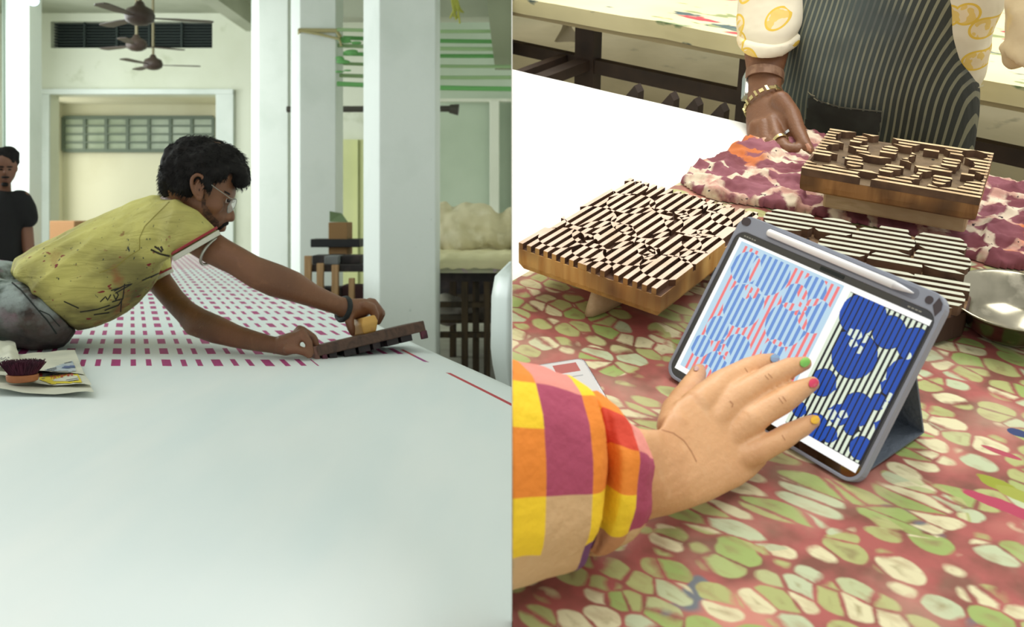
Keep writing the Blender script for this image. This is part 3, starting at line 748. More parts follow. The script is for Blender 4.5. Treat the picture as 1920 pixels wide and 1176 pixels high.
C2s = [(.052, .16, .011), (.048, .145, .009), (.10, .135, .012), (.10, .12, .012), (.06, .07, .013), (.065, .05, .012), (.118, .065, .013), (.11, .045, .010), (.188, .125, .013), (.187, .107, .011), (.185, .05, .013), (.183, .033, .009), (.156, .155, .011), (.215, .08, .009)]
def swap(c): return [(y, x, r) for x, y, r in c]
MS = lambda M: M @ Matrix(((0, 1, 0, 0), (1, 0, 0, 0), (0, 0, 1, 0), (0, 0, 0, 1)))
pol2 = strips(H2, W2, 15, swap(C2), 'out')+strips(H2, W2, 15, swap(C2s), 'in')
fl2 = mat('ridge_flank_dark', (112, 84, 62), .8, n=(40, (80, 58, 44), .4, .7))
ridges(b2, pol2, MS(M2), .0836, .095, face2, fl2, 300)
# rims round the hollows
rb('rim', MB().box((0, .01, .0836), (.0035, H2-.03, .0945), M2), fl2, b2)
rb('rim', MB().box((W2-.0035, .02, .0836), (W2, H2-.01, .0945), M2), fl2, b2)
nailm = mat('nail_holes', (30, 22, 18), .9)
for (cx, cy, r) in C2[:12]:
    rb('nail_hole', MB().lathe([(.0022, 0), (.0022, .0006)], (cx+.006, cy-.004, .0838), 8, M2), nailm, b2)
rb('handle', MB().box((.03, .03, .026), (W2-.012, .075, .058), M2), handW, b2, bevel=.004)
# block 3, low behind the tablet
Y3 = .27; W3, H3 = .275, .215
e1_ = Vector((math.cos(Y3), math.sin(Y3), 0)); e2v = Vector((-math.sin(Y3), math.cos(Y3), 0))
O3 = Vector((-.578, 1.262, 0))-e2v*H3
M3 = frame2(O3, Y3)
b3 = thing('printing_block', 'dark wooden block carved with striped round clusters, behind the tablet', 'block', M3 @ Vector((W3/2, H3/2, 0)), M=MR)
face3 = mat('grey_white_print_face', (190, 192, 172), .65, n=(30, (182, 182, 160), .45, .7))
side3 = woodgrain('red_brown_block_side', (110, 70, 46), (84, 50, 36), (60, 38, 30), sc=(1.5, 1.5, .2))
ol = [(0, .03), (.03, 0), (W3*.9, 0), (W3, .03), (W3+.004, .07), (W3-.012, .10), (W3-.016, .13), (W3-.005, .16), (W3-.02, .2), (W3*.72, H3+.006), (W3*.6, H3-.004), (W3*.3, H3), (.02, H3), (0, H3*.8)]
rb('body', MB().prism(ol, .004, .0385, M3), side3, b3, bevel=.002)
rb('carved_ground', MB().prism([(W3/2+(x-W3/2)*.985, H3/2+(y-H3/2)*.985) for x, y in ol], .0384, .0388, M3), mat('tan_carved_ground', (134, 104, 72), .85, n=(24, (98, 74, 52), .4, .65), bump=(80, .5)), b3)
C3 = [(x_, y_, r_*.95) for x_, y_, r_ in [(.04, .18, .038), (.045, .10, .03), (.10, .18, .03), (.12, .125, .035), (.165, .165, .042), (.175, .20, .02), (.235, .185, .034), (.24, .135, .036), (.185, .10, .035), (.245, .075, .036), (.235, .035, .038), (.16, .045, .04), (.09, .05, .036), (.03, .04, .03), (.20, .065, .015)]]
H3s = [(.20, .145, .014), (.205, .085, .012), (.14, .085, .012), (.08, .14, .016), (.19, .03, .008)]
p3 = []
for q in strips(H3, W3, 15, swap(C3), 'in'):
    y = (q[1][0]); xm = (q[1][1]+q[4][1])/2
    if not any((y-cy)**2+(xm-cx)**2 < r*r for cx, cy, r in H3s): p3.append(q)
ridges(b3, p3, MS(M3), .0386, .052, face3, fl2, 300)
for (cx, cy) in ((.085, .13), (.09, .115), (.20, .14), (.135, .085), (.07, .155)):
    rb('nail_hole', MB().lathe([(.0022, 0), (.0022, .0006)], (cx, cy, .0388), 8, M3), nailm, b3)

# ---- steel bowl
bc = Rp(1905, 563, .043); bc = Vector((bc.x, bc.y, 0))
bw = thing('steel_bowl', 'shiny stainless steel bowl standing beside the dark carved block', 'bowl', (bc.x, bc.y, .0006), M=MR)
stl = mat('polished_steel', (176, 171, 150), .2, 1.0, n=[(9, (120, 116, 98), .42, .62), (26, (196, 190, 168), .6, .7)])  # dark and pale mottling painted in for mirrored surroundings
RB = .077
prof = [(.0, .002), (.035, .001), (.046, .004), (.055, .013), (.064, .030), (RB-.003, .041), (RB, .043), (RB+.001, .0445), (RB-.001, .0455), (RB-.004, .0435), (.062, .031), (.053, .015), (.044, .006), (.0, .0045)]
rb('bowl_shell', MB().lathe(prof, bc, 48, caps=False), stl, bw, smooth=True)

# ---- tablet in its case
OT = Vector((-.50139216, .86989097, .002)); yaw = -.20982764; tilt = .95920286; WT, HT = .2546, .2034
e1 = Vector((math.cos(yaw), math.sin(yaw), 0)); bk = Vector((-e1.y, e1.x, 0)); e2 = bk*math.cos(tilt)+Vector((0, 0, math.sin(tilt))); e3 = e1.cross(e2)
MT = Matrix(((e1.x, e2.x, e3.x, OT.x), (e1.y, e2.y, e3.y, OT.y), (e1.z, e2.z, e3.z, OT.z), (0, 0, 0, 1)))   # x along, y up the glass, z out of the glass
def tp(px, py):  # pixel on the glass -> tablet x, y
    p = MRI @ hit(px, py, MR @ OT, (MR.to_3x3() @ e3)); q = MT.inverted() @ p; return (q.x, q.y)
def rrect(x0, y0, x1, y1, r, k=6):
    out = []
    for cx, cy, a0 in ((x1-r, y1-r, 0), (x0+r, y1-r, 90), (x0+r, y0+r, 180), (x1-r, y0+r, 270)):
        for i in range(k+1): a = math.radians(a0+90*i/k); out.append((cx+r*math.cos(a), cy+r*math.sin(a)))
    return out
tab = thing('tablet', 'tablet in a blue grey case leaning over the pebble cloth, showing striped artwork', 'tablet', tuple(OT), M=MR)
case = mat('blue_grey_case', (146, 152, 166), .5); cased = mat('case_recess', (70, 62, 66), .6); rim = mat('grey_case_rim', (112, 116, 120), .4)
TOPW = .019
cs = MB().prism(rrect(0, 0, WT, HT, .016), -.013, -.004, MT); rb('case_back', cs, case, tab, bevel=.002)
def ringprism(outer, inner, z0, z1, m):
    n = len(outer); vs = [m @ Vector((x, y, z0)) for x, y in outer]+[m @ Vector((x, y, z1)) for x, y in outer]+[m @ Vector((x, y, z0)) for x, y in inner]+[m @ Vector((x, y, z1)) for x, y in inner]
    fs = []
    for i in range(n):
        j = (i+1) % n; fs += [(i, j, n+j, n+i), (2*n+j, 2*n+i, 3*n+i, 3*n+j), (n+i, n+j, 3*n+j, 3*n+i), (j, i, 2*n+i, 2*n+j)]
    return MB().add(vs, fs)
gx0, gy0, gx1, gy1 = .0035, .0035, WT-.0035, HT-TOPW
rb('case_rim', ringprism(rrect(0, 0, WT, HT, .016), rrect(gx0, gy0, gx1, gy1, .013), -.0045, .0012, MT), case, tab, bevel=.0008)
glass = mat('black_glass', (10, 9, 9), .07, coat=.6, spec=.9)
gl = rb('glass', MB().prism(rrect(gx0+.0003, gy0+.0003, gx1-.0003, gy1-.0003, .013), -.0045, .0, MT), glass, tab)
# screen from its measured corners
sTL, sTR, sBR, sBL = tp(1386, 444), tp(1746, 601), tp(1605, 888), tp(1266, 690)
sx0 = (sTL[0]+sBL[0])/2; sx1 = (sTR[0]+sBR[0])/2; sy0 = (sBL[1]+sBR[1])/2; sy1 = (sTL[1]+sTR[1])/2
emW = mat('screen_white', (255, 255, 255), emit=((255, 255, 252), 1.0)); emLB = mat('screen_light_blue', (0, 0, 0), emit=((196, 226, 244), .92)); emB = mat('screen_mid_blue', (0, 0, 0), emit=((112, 154, 222), .9))
emR = mat('screen_red', (0, 0, 0), emit=((248, 128, 128), .95)); emK = mat('screen_black', (0, 0, 0), emit=((26, 30, 40), .6)); emC = mat('screen_cream', (0, 0, 0), emit=((228, 240, 218), .95)); emD = mat('screen_deep_blue', (0, 0, 0), emit=((28, 84, 190), .8))
scr = rb('screen', MB().box((sx0, sy0, .00005), (sx1, sy1, .00022), MT), emW, tab)
# left drawing panel and right drawing panel on the screen
def panel(corners, layers, name):
    (ax, ay), (bx_, by), (cx, cy), (dx, dy) = [tp(*q) for q in corners]    # TL TR BR BL
    x0_, x1_, y0_, y1_ = (ax+dx)/2, (bx_+cx)/2, (cy+dy)/2, (ay+by)/2
    MP = MT @ Matrix.Translation((x0_, y0_, 0)); W_, H_ = x1_-x0_, y1_-y0_
    def cc(px, py, r): q = tp(px, py); return (q[0]-x0_, q[1]-y0_, r*W_)
    return MP, W_, H_, cc
def crop5(x, y): return (1200+x/2.139, 380+y/2.139)
MP, WL, HL, cc = panel([crop5(412, 168), crop5(806, 338), crop5(640, 700), crop5(178, 655)], None, 'left')
(ax, ay) = tp(*crop5(412, 168)); (bx_, by) = tp(*crop5(806, 338)); HL = ay-sy0-.006; WL = bx_-ax; yb_ = sy0+.006
MP = MT @ Matrix.Translation((ax, yb_, 0))
def cl(x, y, r): q = tp(*crop5(x, y)); return (q[0]-ax, q[1]-yb_, r/430*WL)
CL = [cl(*c) for c in ((425, 262, 62), (520, 285, 82), (415, 412, 84), (690, 355, 55), (700, 455, 62), (585, 490, 80), (620, 380, 50), (310, 505, 48), (245, 575, 42), (385, 590, 58), (535, 600, 46), (300, 655, 55), (330, 590, 22), (645, 405, 16), (440, 345, 18), (458, 370, 14), (425, 372, 14), (630, 440, 12), (660, 425, 10), (330, 560, 12), (350, 610, 12), (250, 690, 40), (420, 690, 40))]
rb('artwork', MB().box((-.003, 0, .00026), (WL+.003, HL+.003, .0003), MP), emLB, scr)
m_ = MB()
for p in strips(WL, HL, 17, CL, 'evenxor', wid=1.0): m_.prism(p, .0003, .0004, MP)
rb('artwork', m_, emB, scr, label='blue stripes inside the bubbles of the left drawing')
m_ = MB()
for p in strips(WL, HL, 17, CL, 'oddxor', wid=.85): m_.prism(p, .0003, .0004, MP)
rb('artwork', m_, emR, scr, label='red stripes between the bubbles of the left drawing')
q0 = tp(*crop5(843, 362)); q1 = tp(*crop5(1166, 492)); xr0, xr1 = q0[0], q1[0]; yr1 = (q0[1]+q1[1])/2; yr0 = sy0+.009
WR, HR = xr1-xr0, yr1-yr0; MQ = MT @ Matrix.Translation((xr0, yr0, 0))
def cr_(x, y, r): q = tp(*crop5(x, y)); return (q[0]-xr0, q[1]-yr0, r/330*WR)
CR = [cr_(*c) for c in ((880, 450, 78), (930, 450, 55), (1000, 520, 62), (860, 612, 88), (820, 560, 40), (735, 722, 52), (1100, 570, 62), (1060, 700, 66), (1110, 640, 40), (870, 830, 62), (800, 850, 40), (1040, 790, 40), (700, 905, 55), (760, 930, 30), (885, 985, 42), (1000, 740, 30), (640, 830, 28), (850, 900, 30), (970, 900, 25), (955, 800, 30))]
CW = [cr_(*c) for c in ((870, 530, 20), (900, 545, 18), (855, 565, 16), (880, 590, 16), (845, 520, 14), (1075, 615, 14), (1090, 660, 12), (740, 825, 22), (770, 850, 20), (800, 790, 18), (815, 850, 16), (1000, 780, 16), (985, 815, 14), (790, 880, 16))]
rb('artwork', MB().box((0, 0, .00026), (WR, HR, .0003), MQ), emK, scr)
m_ = MB()
for p in strips(WR, HR, 15, CR, 'out', wid=1.15, gap=.0012): m_.prism(p, .0003, .0004, MQ)
for p in strips(WR, HR, 15, CW, 'in', wid=1.15): m_.prism(p, .00045, .0005, MQ)
rb('artwork', m_, emC, scr, label='cream stripes of the right drawing')
m_ = MB()
for p in strips(WR, HR, 15, CR, 'evenin', wid=1.5): m_.prism(p, .0003, .00042, MQ)
rb('artwork', m_, emD, scr, label='deep blue bubbles of the right drawing')
# status text marks, camera window, pen in its channel, case corner openings
m_ = MB()
for i in range(5): m_.box((.014+i*.0035, sy1+.0028, .0001), (.0165+i*.0035, sy1+.0042, .0002), MT)
for i in range(4): m_.box((WT-.035+i*.004, sy1+.0028, .0001), (WT-.032+i*.004, sy1+.0042, .0002), MT)
rb('status_line', m_, mat('status_grey', (150, 150, 140), .5), tab)
hx0, hy0 = tp(*crop5(735, 238)); hx1, _ = tp(*crop5(830, 280))
rb('camera_window', MB().prism(rrect(hx0, gy1-.0055, hx1, gy1-.0012, .001), .0, .0004, MT), mat('dark_sensor', (8, 22, 22), .3), tab)
pen = thing('stylus', 'white stylus pencil lying in the channel on top of the tablet case', 'stylus', tuple(MT @ Vector((WT*.3, HT-.0095, 0))), M=MR)
p0x = tp(*crop5(528, 112))[0]; p1x = tp(*crop5(1105, 350))[0]; yy = HT-.0095
rb('channel', MB().prism(rrect(p0x-.003, yy-.0056, p1x+.006, yy+.0056, .005), .0008, .0013, MT), mat('channel_grey', (120, 124, 136), .6), tab)  # pen channel in a darker grey than the case
rb('pen_body', MB().tube([MT @ Vector((x, yy, .0044)) for x in (p0x, p0x+.001, p0x+.002, p1x-.02)], [.0034, .004, .0042, .0042], 16), mat('white_pen_plastic', (250, 250, 250), .3), pen, smooth=True)
rb('pen_tip', MB().tube([MT @ Vector((x, yy, .0044)) for x in (p1x-.02, p1x-.008, p1x, p1x+.002)], [.0042, .0026, .0011, .0006], 16), mat('pen_tip_grey', (226, 228, 232), .3), pen, smooth=True)
rb('case_opening', MB().prism(rrect(.003, HT-.0125, .015, HT-.003, .0045), .0012, .0017, MT), cased, tab)
rb('case_opening', MB().prism(rrect(WT-.022, HT-.0135, WT-.014, HT-.0055, .0035), .0012, .0017, MT), cased, tab)
rb('case_opening', MB().prism([(WT-.010, HT-.0035), (WT-.0125, HT-.013), (WT-.006, HT-.022), (WT-.003, HT-.014), (WT-.0045, HT-.008)], .0012, .0017, MT), cased, tab)
rb('case_button', MB().prism(rrect(-.0012, HT*.60, .0, HT*.66, .0004), -.006, .001, MT), mat('dark_button', (40, 52, 56), .5), tab)
# fold-out stand: back flap down to the table and a base flap
yt = HT*.62; Pt = MT @ Vector((WT*.5, yt, -.014)); foot = Vector((0, 0, 0))
def back_at(d_, z): return OT+bk*d_+Vector((0, 0, z-OT.z))
A0, A1 = .012, WT-.006
top_l = MT @ Vector((A0, yt, -.0145)); top_r = MT @ Vector((A1, yt, -.0145)); dft = .125
ft_l = OT+e1*A0+bk*dft; ft_r = OT+e1*(A1)+bk*dft; ft_l.z = ft_r.z = .003
bt_l = OT+e1*A0+bk*.018; bt_r = OT+e1*A1+bk*.018; bt_l.z = bt_r.z = .003
def slab(P, t):
    P = [Vector(p) for p in P]; n_ = (P[1]-P[0]).cross(P[2]-P[0]).normalized()*t
    return MB().add(P+[p+n_ for p in P], [(3, 2, 1, 0), (4, 5, 6, 7), (0, 1, 5, 4), (1, 2, 6, 5), (2, 3, 7, 6), (3, 0, 4, 7)])
flapm = mat('slate_flap', (98, 108, 120), .7, bump=(120, .3))
rb('stand_flap', slab([top_l, top_r, ft_r, ft_l], .002), flapm, tab)
rb('stand_base', slab([bt_l, bt_r, ft_r, ft_l], .002), flapm, tab)

# ---- phone beside the sleeve
ph = [Rp(1018, 690, .008), Rp(1094, 671, .008), Rp(1158, 778, .008), Rp(1075, 810, .008)]
pe1 = (ph[1]-ph[0]); pl = (ph[2]-ph[1]).length; yw = math.atan2((ph[2]-ph[1]).y, (ph[2]-ph[1]).x)
MPH = Matrix.Translation((ph[1].x, ph[1].y, .0)) @ Matrix.Rotation(yw, 4, 'Z')
phn = thing('phone', 'white screened phone lying by the checked sleeve', 'phone', tuple(MPH @ Vector((.07, -.035, .0012))), M=MR)
rb('phone_body', MB().prism(rrect(0, -.072, .15, 0, .009), .0012, .0085, MPH), mat('silver_phone_edge', (150, 150, 152), .25, .8), phn, bevel=.0012)
rb('phone_screen', MB().prism(rrect(.003, -.069, .147, -.003, .007), .0085, .0088, MPH), mat('phone_white', (0, 0, 0), emit=((236, 232, 222), .85)), phn)
rb('screen_picture', MB().box((.008, -.04, .0089), (.026, -.012, .009), MPH), mat('phone_red', (0, 0, 0), emit=((204, 96, 84), .8)), phn)
rb('screen_picture', MB().box((.034, -.06, .0089), (.036, -.012, .009), MPH), mat('phone_grey', (0, 0, 0), emit=((190, 190, 184), .8)), phn)

# ---- background table with its iron frame
T2 = 2.235
pt = NT('splattered_cream_top', .85)
def splatter():
    g = pt; p = g.pos; c = g.mix(g.rng(g.noise(p, 3, 3)[0], .4, .65), lin((236, 228, 186)), lin((214, 206, 164)))
    for s_, th, col in ((9, 0.610, (196, 76, 84)), (11, 0.620, (84, 104, 104)), (8, 0.640, (216, 150, 60)), (13, 0.620, (150, 160, 110)), (10, 0.650, (126, 150, 110))):
        q = g.vadd(p, (s_*1.3, s_*.7, 0)); q = g.map(q, rot=(0, 0, -.25), sc=(.5, 1.4, 1)); c = g.mix(g.rng(g.noise(q, s_, 4)[0], th, th+.03), c, lin(col))
    g.bump(g.noise(g.map(p, sc=(.3, 1, 1)), 12, 3)[0], .4, .01); return g.done(c)
bt = thing('spare_table', 'paint splattered cream table on dark iron legs in the background', 'table', (-1.6, T2+.4, FL), M=MR)
sp_ = splatter()
rr = []
for j in range(14):
    b = T2+2.3*j/13; rr.append([Vector((-4+4.6*i/40, b+(.012*noise.noise(Vector((i*.3, 0, 3))) if j == 0 else 0), .0+.006*noise.noise(Vector((i*.5, j*.6, 2))))) for i in range(41)])
rr.insert(0, [p-Vector((0, -.005, .045)) for p in rr[0]])
rb('tabletop', MB().rings(rr, caps=False, closed=False), sp_, bt, clip=1, smooth=False)
rb('underside', MB().box((-4, T2+.02, -.06), (.6, T2+2.3, -.03)), tpm, bt, clip=1)
lb = T2+.06
def rx(px, b, c=-.1): # local a for a pixel column on plane b
    q = Rb(px, 120, b); return q.x
def legbox(pxa, pxb, py, b, name='leg'):
    a0_ = Rb(pxa, py, b).x; a1_ = Rb(pxb, py, b).x
    rb(name, MB().box((a0_, b, FL), (a1_, b+.04, -.05)), iron, bt)
legbox(1078, 1113, 80, lb); legbox(1386, 1402, 120, lb)
q1_, q2_ = Rb(975, 92, lb), Rb(1080, 117, lb); q3_, q4_ = Rb(1113, 126, lb), Rb(1390, 187, lb)
rz = (q3_.z+q4_.z)/2
rb('rail', MB().box((-3.2, lb+.005, q2_.z-.018), (Rb(1080, 100, lb).x, lb+.03, q2_.z+.018)), iron, bt, clip=1)
rb('rail', MB().box((Rb(1110, 120, lb).x, lb+.005, rz-.02), (Rb(1925, 290, lb).x, lb+.03, rz+.02)), iron, bt)
ax_ = Rb(1095, 120, lb).x
rb('cross_brace', MB().box((ax_-.02, 1.78, q2_.z-.015), (ax_+.02, lb, q2_.z+.015)), iron, bt, clip=1)
rb('cross_brace', MB().box((ax_-.085, 1.78, q2_.z-.015), (ax_-.06, lb, q2_.z+.015)), iron, bt, clip=1)
for px, py in ((1179, 190), (1258, 200), (1316, 204), (1365, 215)):
    a_ = Rp(px, py, -.06); w0 = .028
    rb('bracket', MB().prism([(0, 0), (.045, 0), (.045, .03), (.035, .045)], -.012, .012, Matrix.Translation((a_.x-.045, 1.86, a_.z-.02)) @ Matrix.Rotation(PI/2, 4, 'X')), iron, bt)
fl_ = Rp(1232, 72, FL)
rb('leg', MB().box((fl_.x-.03, fl_.y, FL), (fl_.x+.03, fl_.y+.05, -.08)), iron, bt)
# far stool leg and foot on the right
sl = Rp(1898, 188, FL)
so = thing('trestle', 'dark trestle foot standing on the cement under the splattered table, far right', 'trestle', (sl.x, sl.y, FL), M=MR)
rb('post', MB().box((sl.x-.04, sl.y, FL), (sl.x+.035, sl.y+.05, -.1)), iron, so)
rb('strut', slab([(sl.x-.18, sl.y+.02, FL+.001), (sl.x-.12, sl.y+.02, FL+.001), (sl.x-.03, sl.y+.02, FL+.16), (sl.x-.05, sl.y+.02, FL+.16)], .03), dkbrown, so)
# folded white paper against the far leg
pq = Rp(1068, 88, FL)
pap = MB(); rws = []
for j in range(9):
    t = j/8; rws.append([MRI @ at(1046+34*s_+6*math.sin(s_*3), 30+18*s_+t*46-6*math.sin(PI*s_), 3.9)+Vector((0, .03*math.sin(4*t+s_*5), 0)) for s_ in [i/8 for i in range(9)]])
rb('paper_bundle', pap.rings(rws, caps=False, closed=False), mat('newsprint_white', (232, 226, 210), .85, n=(20, (190, 180, 176), .6, .7)), smooth=True, label='crumpled white paper hanging behind the dark table leg', cat='paper')

# ================================================================== PEOPLE, left
def skinmat(name, c1, c2, c3):
    m = mat(name, c1, .48, n=[(7, c2, .45, .7), (40, c3, .6, .8)], bump=(220, .12)); b = m.node_tree.nodes['Principled BSDF']
    b.inputs['Subsurface Weight'].default_value = .08; b.inputs['Subsurface Radius'].default_value = (.01, .004, .002); b.inputs['Subsurface Scale'].default_value = .4
    return m
skinA = skinmat('brown_skin', (128, 86, 60), (108, 71, 50), (140, 96, 68))
hairm = mat('black_hair', (20, 18, 18), .75, n=(60, (34, 30, 28), .5, .8), spec=.25)
def PA(pairs, t=None, k=16, e=2.1):
    """pairs: (pxA, pyA, pxB, pyB, depth, half-thickness)"""
    return [section(at(a, b, d_), at(c, d2, d_), ray((a+c)/2, (b+d2)/2)*th, k, e) for a, b, c, d2, d_, th in pairs]
def tufts(name, src, nrm_dir, mt, parent, n, length, r0, clip_fn, flow, **k):
    """short tapering locks standing on the hair shell, following its flow"""
    out = MB(); vs = src.v; nv_ = len(vs); c = Vector((0, 0, 0))
    for p in vs: c += p
    c /= nv_
    for _ in range(n):
        p = vs[R_.randrange(nv_)]
        if not clip_fn(p): continue
        o = (p-c).normalized(); d_ = (o*.35+flow(p)+Vector((R_.uniform(-.3, .3), R_.uniform(-.3, .3), R_.uniform(-.3, .3)))*.8).normalized()
        L = length*R_.uniform(.5, 1.2); s_ = d_.cross(o).normalized()*r0; u_ = s_.cross(d_).normalized()*r0*.7
        q = p-o*.002; m = q+d_*L*.5+o*.002; e = q+d_*L-o*.001
        out.add([q+s_, q-s_, q+u_, m+s_*.6, m-s_*.6, m+u_*.7, e], [(0, 1, 4, 3), (1, 2, 5, 4), (2, 0, 3, 5), (3, 4, 6), (4, 5, 6), (5, 3, 6)])
    out.mi = [0]*len(out.f)
    return out.build(name, mt, parent, kind='stuff', **k)

man = thing('person', 'young man in a stained yellow T-shirt and glasses bending over the long white table', 'person', at(60, 662, 2.62))
hd_ = 2.5
bodyA = MB()
def B(px, py, d_, r, sc=(1, 1, 1)): bodyA.ball(at(px, py, d_), r*d_/F, 20, sc)
# head, pixel radii
B(372, 322, hd_, 60, (1.08, 1.05, 1.0)); B(392, 318, hd_, 56, (1, 1.05, .98)); B(398, 352, hd_, 46, (.95, 1.12, 1.05)); B(352, 335, hd_, 48, (1, 1.05, 1.1))
B(386, 388, hd_, 40, (.95, 1.15, 1.05)); B(404, 402, hd_, 27, (1, 1.45, 1.0)); B(409, 418, hd_, 15, (1.0, 1.3, 1)); B(402, 426, hd_, 13, (1.2, 1.3, .8))
B(420, 352, hd_, 20, (.95, 2.0, 1.1)); B(423, 366, hd_, 10, (.9, 2.6, .6))
bodyA.limb([at(424, 370, hd_), at(428, 386, hd_), at(432, 402, hd_), at(433, 409, hd_)], [5*hd_/F, 6.5*hd_/F, 8.5*hd_/F, 8.5*hd_/F], 12)
B(426, 410, hd_-.012, 5.5); B(426, 410, hd_+.012, 5.5)
B(414, 425, hd_, 9, (1.2, 1.6, .7)); B(415, 431, hd_, 7, (1.2, 1.5, .7))
B(408, 372, hd_-.035, 14, (1, .8, .8)); B(400, 384, hd_-.045, 18, (1.1, .6, 1))
# neck and nape
bodyA.limb([at(366, 360, hd_), at(345, 388, 2.52), at(315, 415, 2.56)], [42*hd_/F, 41*hd_/F, 46*hd_/F], 18)
bodyA.limb([at(395, 396, hd_), at(372, 408, hd_+.01)], [28*hd_/F, 34*hd_/F], 16)
# near arm (his right)
bodyA.rings(PA([(372, 402, 318, 462, 2.47, .055), (400, 430, 350, 472, 2.44, .052), (430, 450, 385, 493, 2.42, .048), (455, 464, 430, 514, 2.41, .042), (485, 481, 470, 540, 2.41, .040), (530, 497, 505, 556, 2.43, .037), (562, 511, 545, 566, 2.45, .033), (598, 536, 585, 577, 2.48, .028), (633, 553, 625, 589, 2.51, .024), (655, 562, 645, 598, 2.53, .024)]))
px_ = 2.53/F
bodyA.rings(PA([(640, 556, 634, 594, 2.52, .024), (662, 560, 656, 600, 2.53, .030), (682, 559, 676, 598, 2.55, .038), (698, 563, 692, 592, 2.56, .040)]))
for k_, (kx, ky, mx, my, ex, ey, dz) in enumerate([(697, 577, 703, 590, 704, 603, -.035), (700, 569, 713, 586, 706, 604, -.012), (699, 567, 716, 588, 709, 604, .012), (694, 566, 710, 582, 704, 600, .034)]):
    bodyA.limb([at(684, 572, 2.55+dz), at(kx, ky, 2.56+dz), at(mx, my, 2.565+dz), at(ex, ey, 2.565+dz)], [8.5*px_, 9*px_, 8*px_, 6.5*px_], 10)
bodyA.limb([at(656, 588, 2.52), at(655, 604, 2.5), at(659, 617, 2.5), at(661, 625, 2.5)], [11*px_, 9*px_, 8*px_, 6*px_], 10)
# far arm (his left)
bodyA.rings(PA([(325, 480, 262, 500, 2.84, .05), (318, 512, 272, 535, 2.80, .046), (342, 546, 306, 574, 2.74, .040), (362, 567, 334, 604, 2.69, .040), (385, 580, 350, 627, 2.65, .040), (418, 594, 397, 644, 2.58, .038), (450, 610, 440, 653, 2.52, .034), (482, 621, 477, 659, 2.47, .028), (515, 631, 510, 663, 2.43, .025), (532, 634, 527, 666, 2.42, .026)]))
p2 = 2.41/F
bodyA.rings(PA([(520, 630, 516, 664, 2.42, .024), (540, 624, 536, 668, 2.41, .034), (556, 620, 552, 664, 2.41, .038), (566, 622, 562, 650, 2.41, .036)]))
for (kx, ky, mx, my, ex, ey, d0, d1) in [(567, 624, 580, 645, 583, 663, 2.385, 2.375), (565, 619, 588, 633, 594, 650, 2.41, 2.42), (562, 618, 590, 636, 596, 655, 2.44, 2.45), (558, 622, 584, 640, 592, 652, 2.46, 2.47)]:
    bodyA.limb([at(552, 632, (d0+2.41)/2), at(kx, ky, d0), at(mx, my, d1), at(ex, ey, d1)], [8.5*p2, 9*p2, 7.5*p2, 6*p2], 10)
bodyA.limb([at(540, 655, 2.38), at(560, 656, 2.37), at(574, 662, 2.37), at(580, 668, 2.37)], [10*p2, 8.5*p2, 7*p2, 6*p2], 10)
skin = fuse(bodyA, .0042, 5)
skb = skin.build('body', skinA, man, smooth=True)
# ears
def ear(px, py, d_, parent, sgn):
    m = MB(); c = at(px, py, d_); s_ = d_/F
    pts = [c+Vector((x*s_, sgn*z, -y*s_)) for x, y, z in ((4, 22, 0), (-4, 12, .004), (-9, -4, .009), (-8, -18, .010), (0, -25, .008), (9, -22, .006), (12, -10, .004), (9, 2, .003), (7, 14, .001), (4, 22, 0))]
    m.limb(smoothpath(pts, 3), [3.6*s_]*28, 8)
    m.ball(c+Vector((1*s_, sgn*.001, 0)), 11*s_, 12, (.75, .35, 1.7)); m.ball(c+Vector((3*s_, sgn*.003, -18*s_)), 5*s_, 10, (1, .8, 1.3))
    m.limb([c+Vector((x*s_, sgn*.006, -y*s_)) for x, y in ((3, -14), (-2, -6), (-2, 6), (4, 12))], [2.2*s_]*4, 8)
    fuse(m, .0017, 2).build('ear', skinA, parent, smooth=True)
ear(371, 353, hd_-.078, man, -1)
MB().ball(at(374, 356, hd_-.0815), 3.4*hd_/F, 10, (.8, .5, 1.6)).build('ear_canal', mat('dark_ear_canal', (46, 24, 18), .8), man, smooth=True)
# hair
hb = MB()
def Hh(px, py, r, sc=(1, 1, 1), d_=hd_): hb.ball(at(px, py, d_), r*hd_/F, 20, sc)
Hh(366, 312, 58, (1.08, 1.12, 1.0)); Hh(385, 305, 50, (1.05, 1.15, .95)); Hh(342, 328, 42, (.95, 1.35, 1.1)); Hh(326, 335, 27, (.9, 1.9, 1.2)); Hh(330, 352, 26, (1.05, 1.6, .8)); Hh(318, 356, 15, (1.1, 2.0, .7))
Hh(410, 298, 38, (1.05, 1.4, .8)); Hh(430, 306, 28, (1, 1.5, .85)); Hh(447, 322, 20, (1.1, 1.6, .95)); Hh(453, 336, 16, (1.05, 1.6, 1.05)); Hh(370, 272, 20, (1.4, 1.6, .8)); Hh(346, 282, 18, (1.2, 1.8, .7))
Hh(389, 300, 34, (1.2, 1.3, .9), hd_-.035); Hh(352, 340, 24, (1, 1.2, 1.1), hd_-.045); Hh(356, 326, 30, (1, 1.2, .9), hd_-.036); Hh(436, 336, 14, (1.2, 1.6, .8)); Hh(398, 322, 30, (1.1, 1.0, .75), hd_-.048); Hh(372, 318, 34, (1, 1.0, .9), hd_-.045); Hh(418, 318, 20, (1.1, 1.2, .8), hd_-.035); Hh(345, 335, 28, (1, 1.1, 1.1), hd_-.035); Hh(385, 338, 12, (.8, .6, 1.2), hd_-.078)
Hh(392, 352, 7, (.8, .6, 1.4), hd_-.077); Hh(350, 352, 22, (1, 1, .8), hd_-.05)
hairS = fuse(hb, .0045, 3, lambda p: .006*noise.noise(p*34)+.004*noise.noise(p*75))
hs = hairS.build('hair', hairm, man, smooth=True)
def keep(p): return True
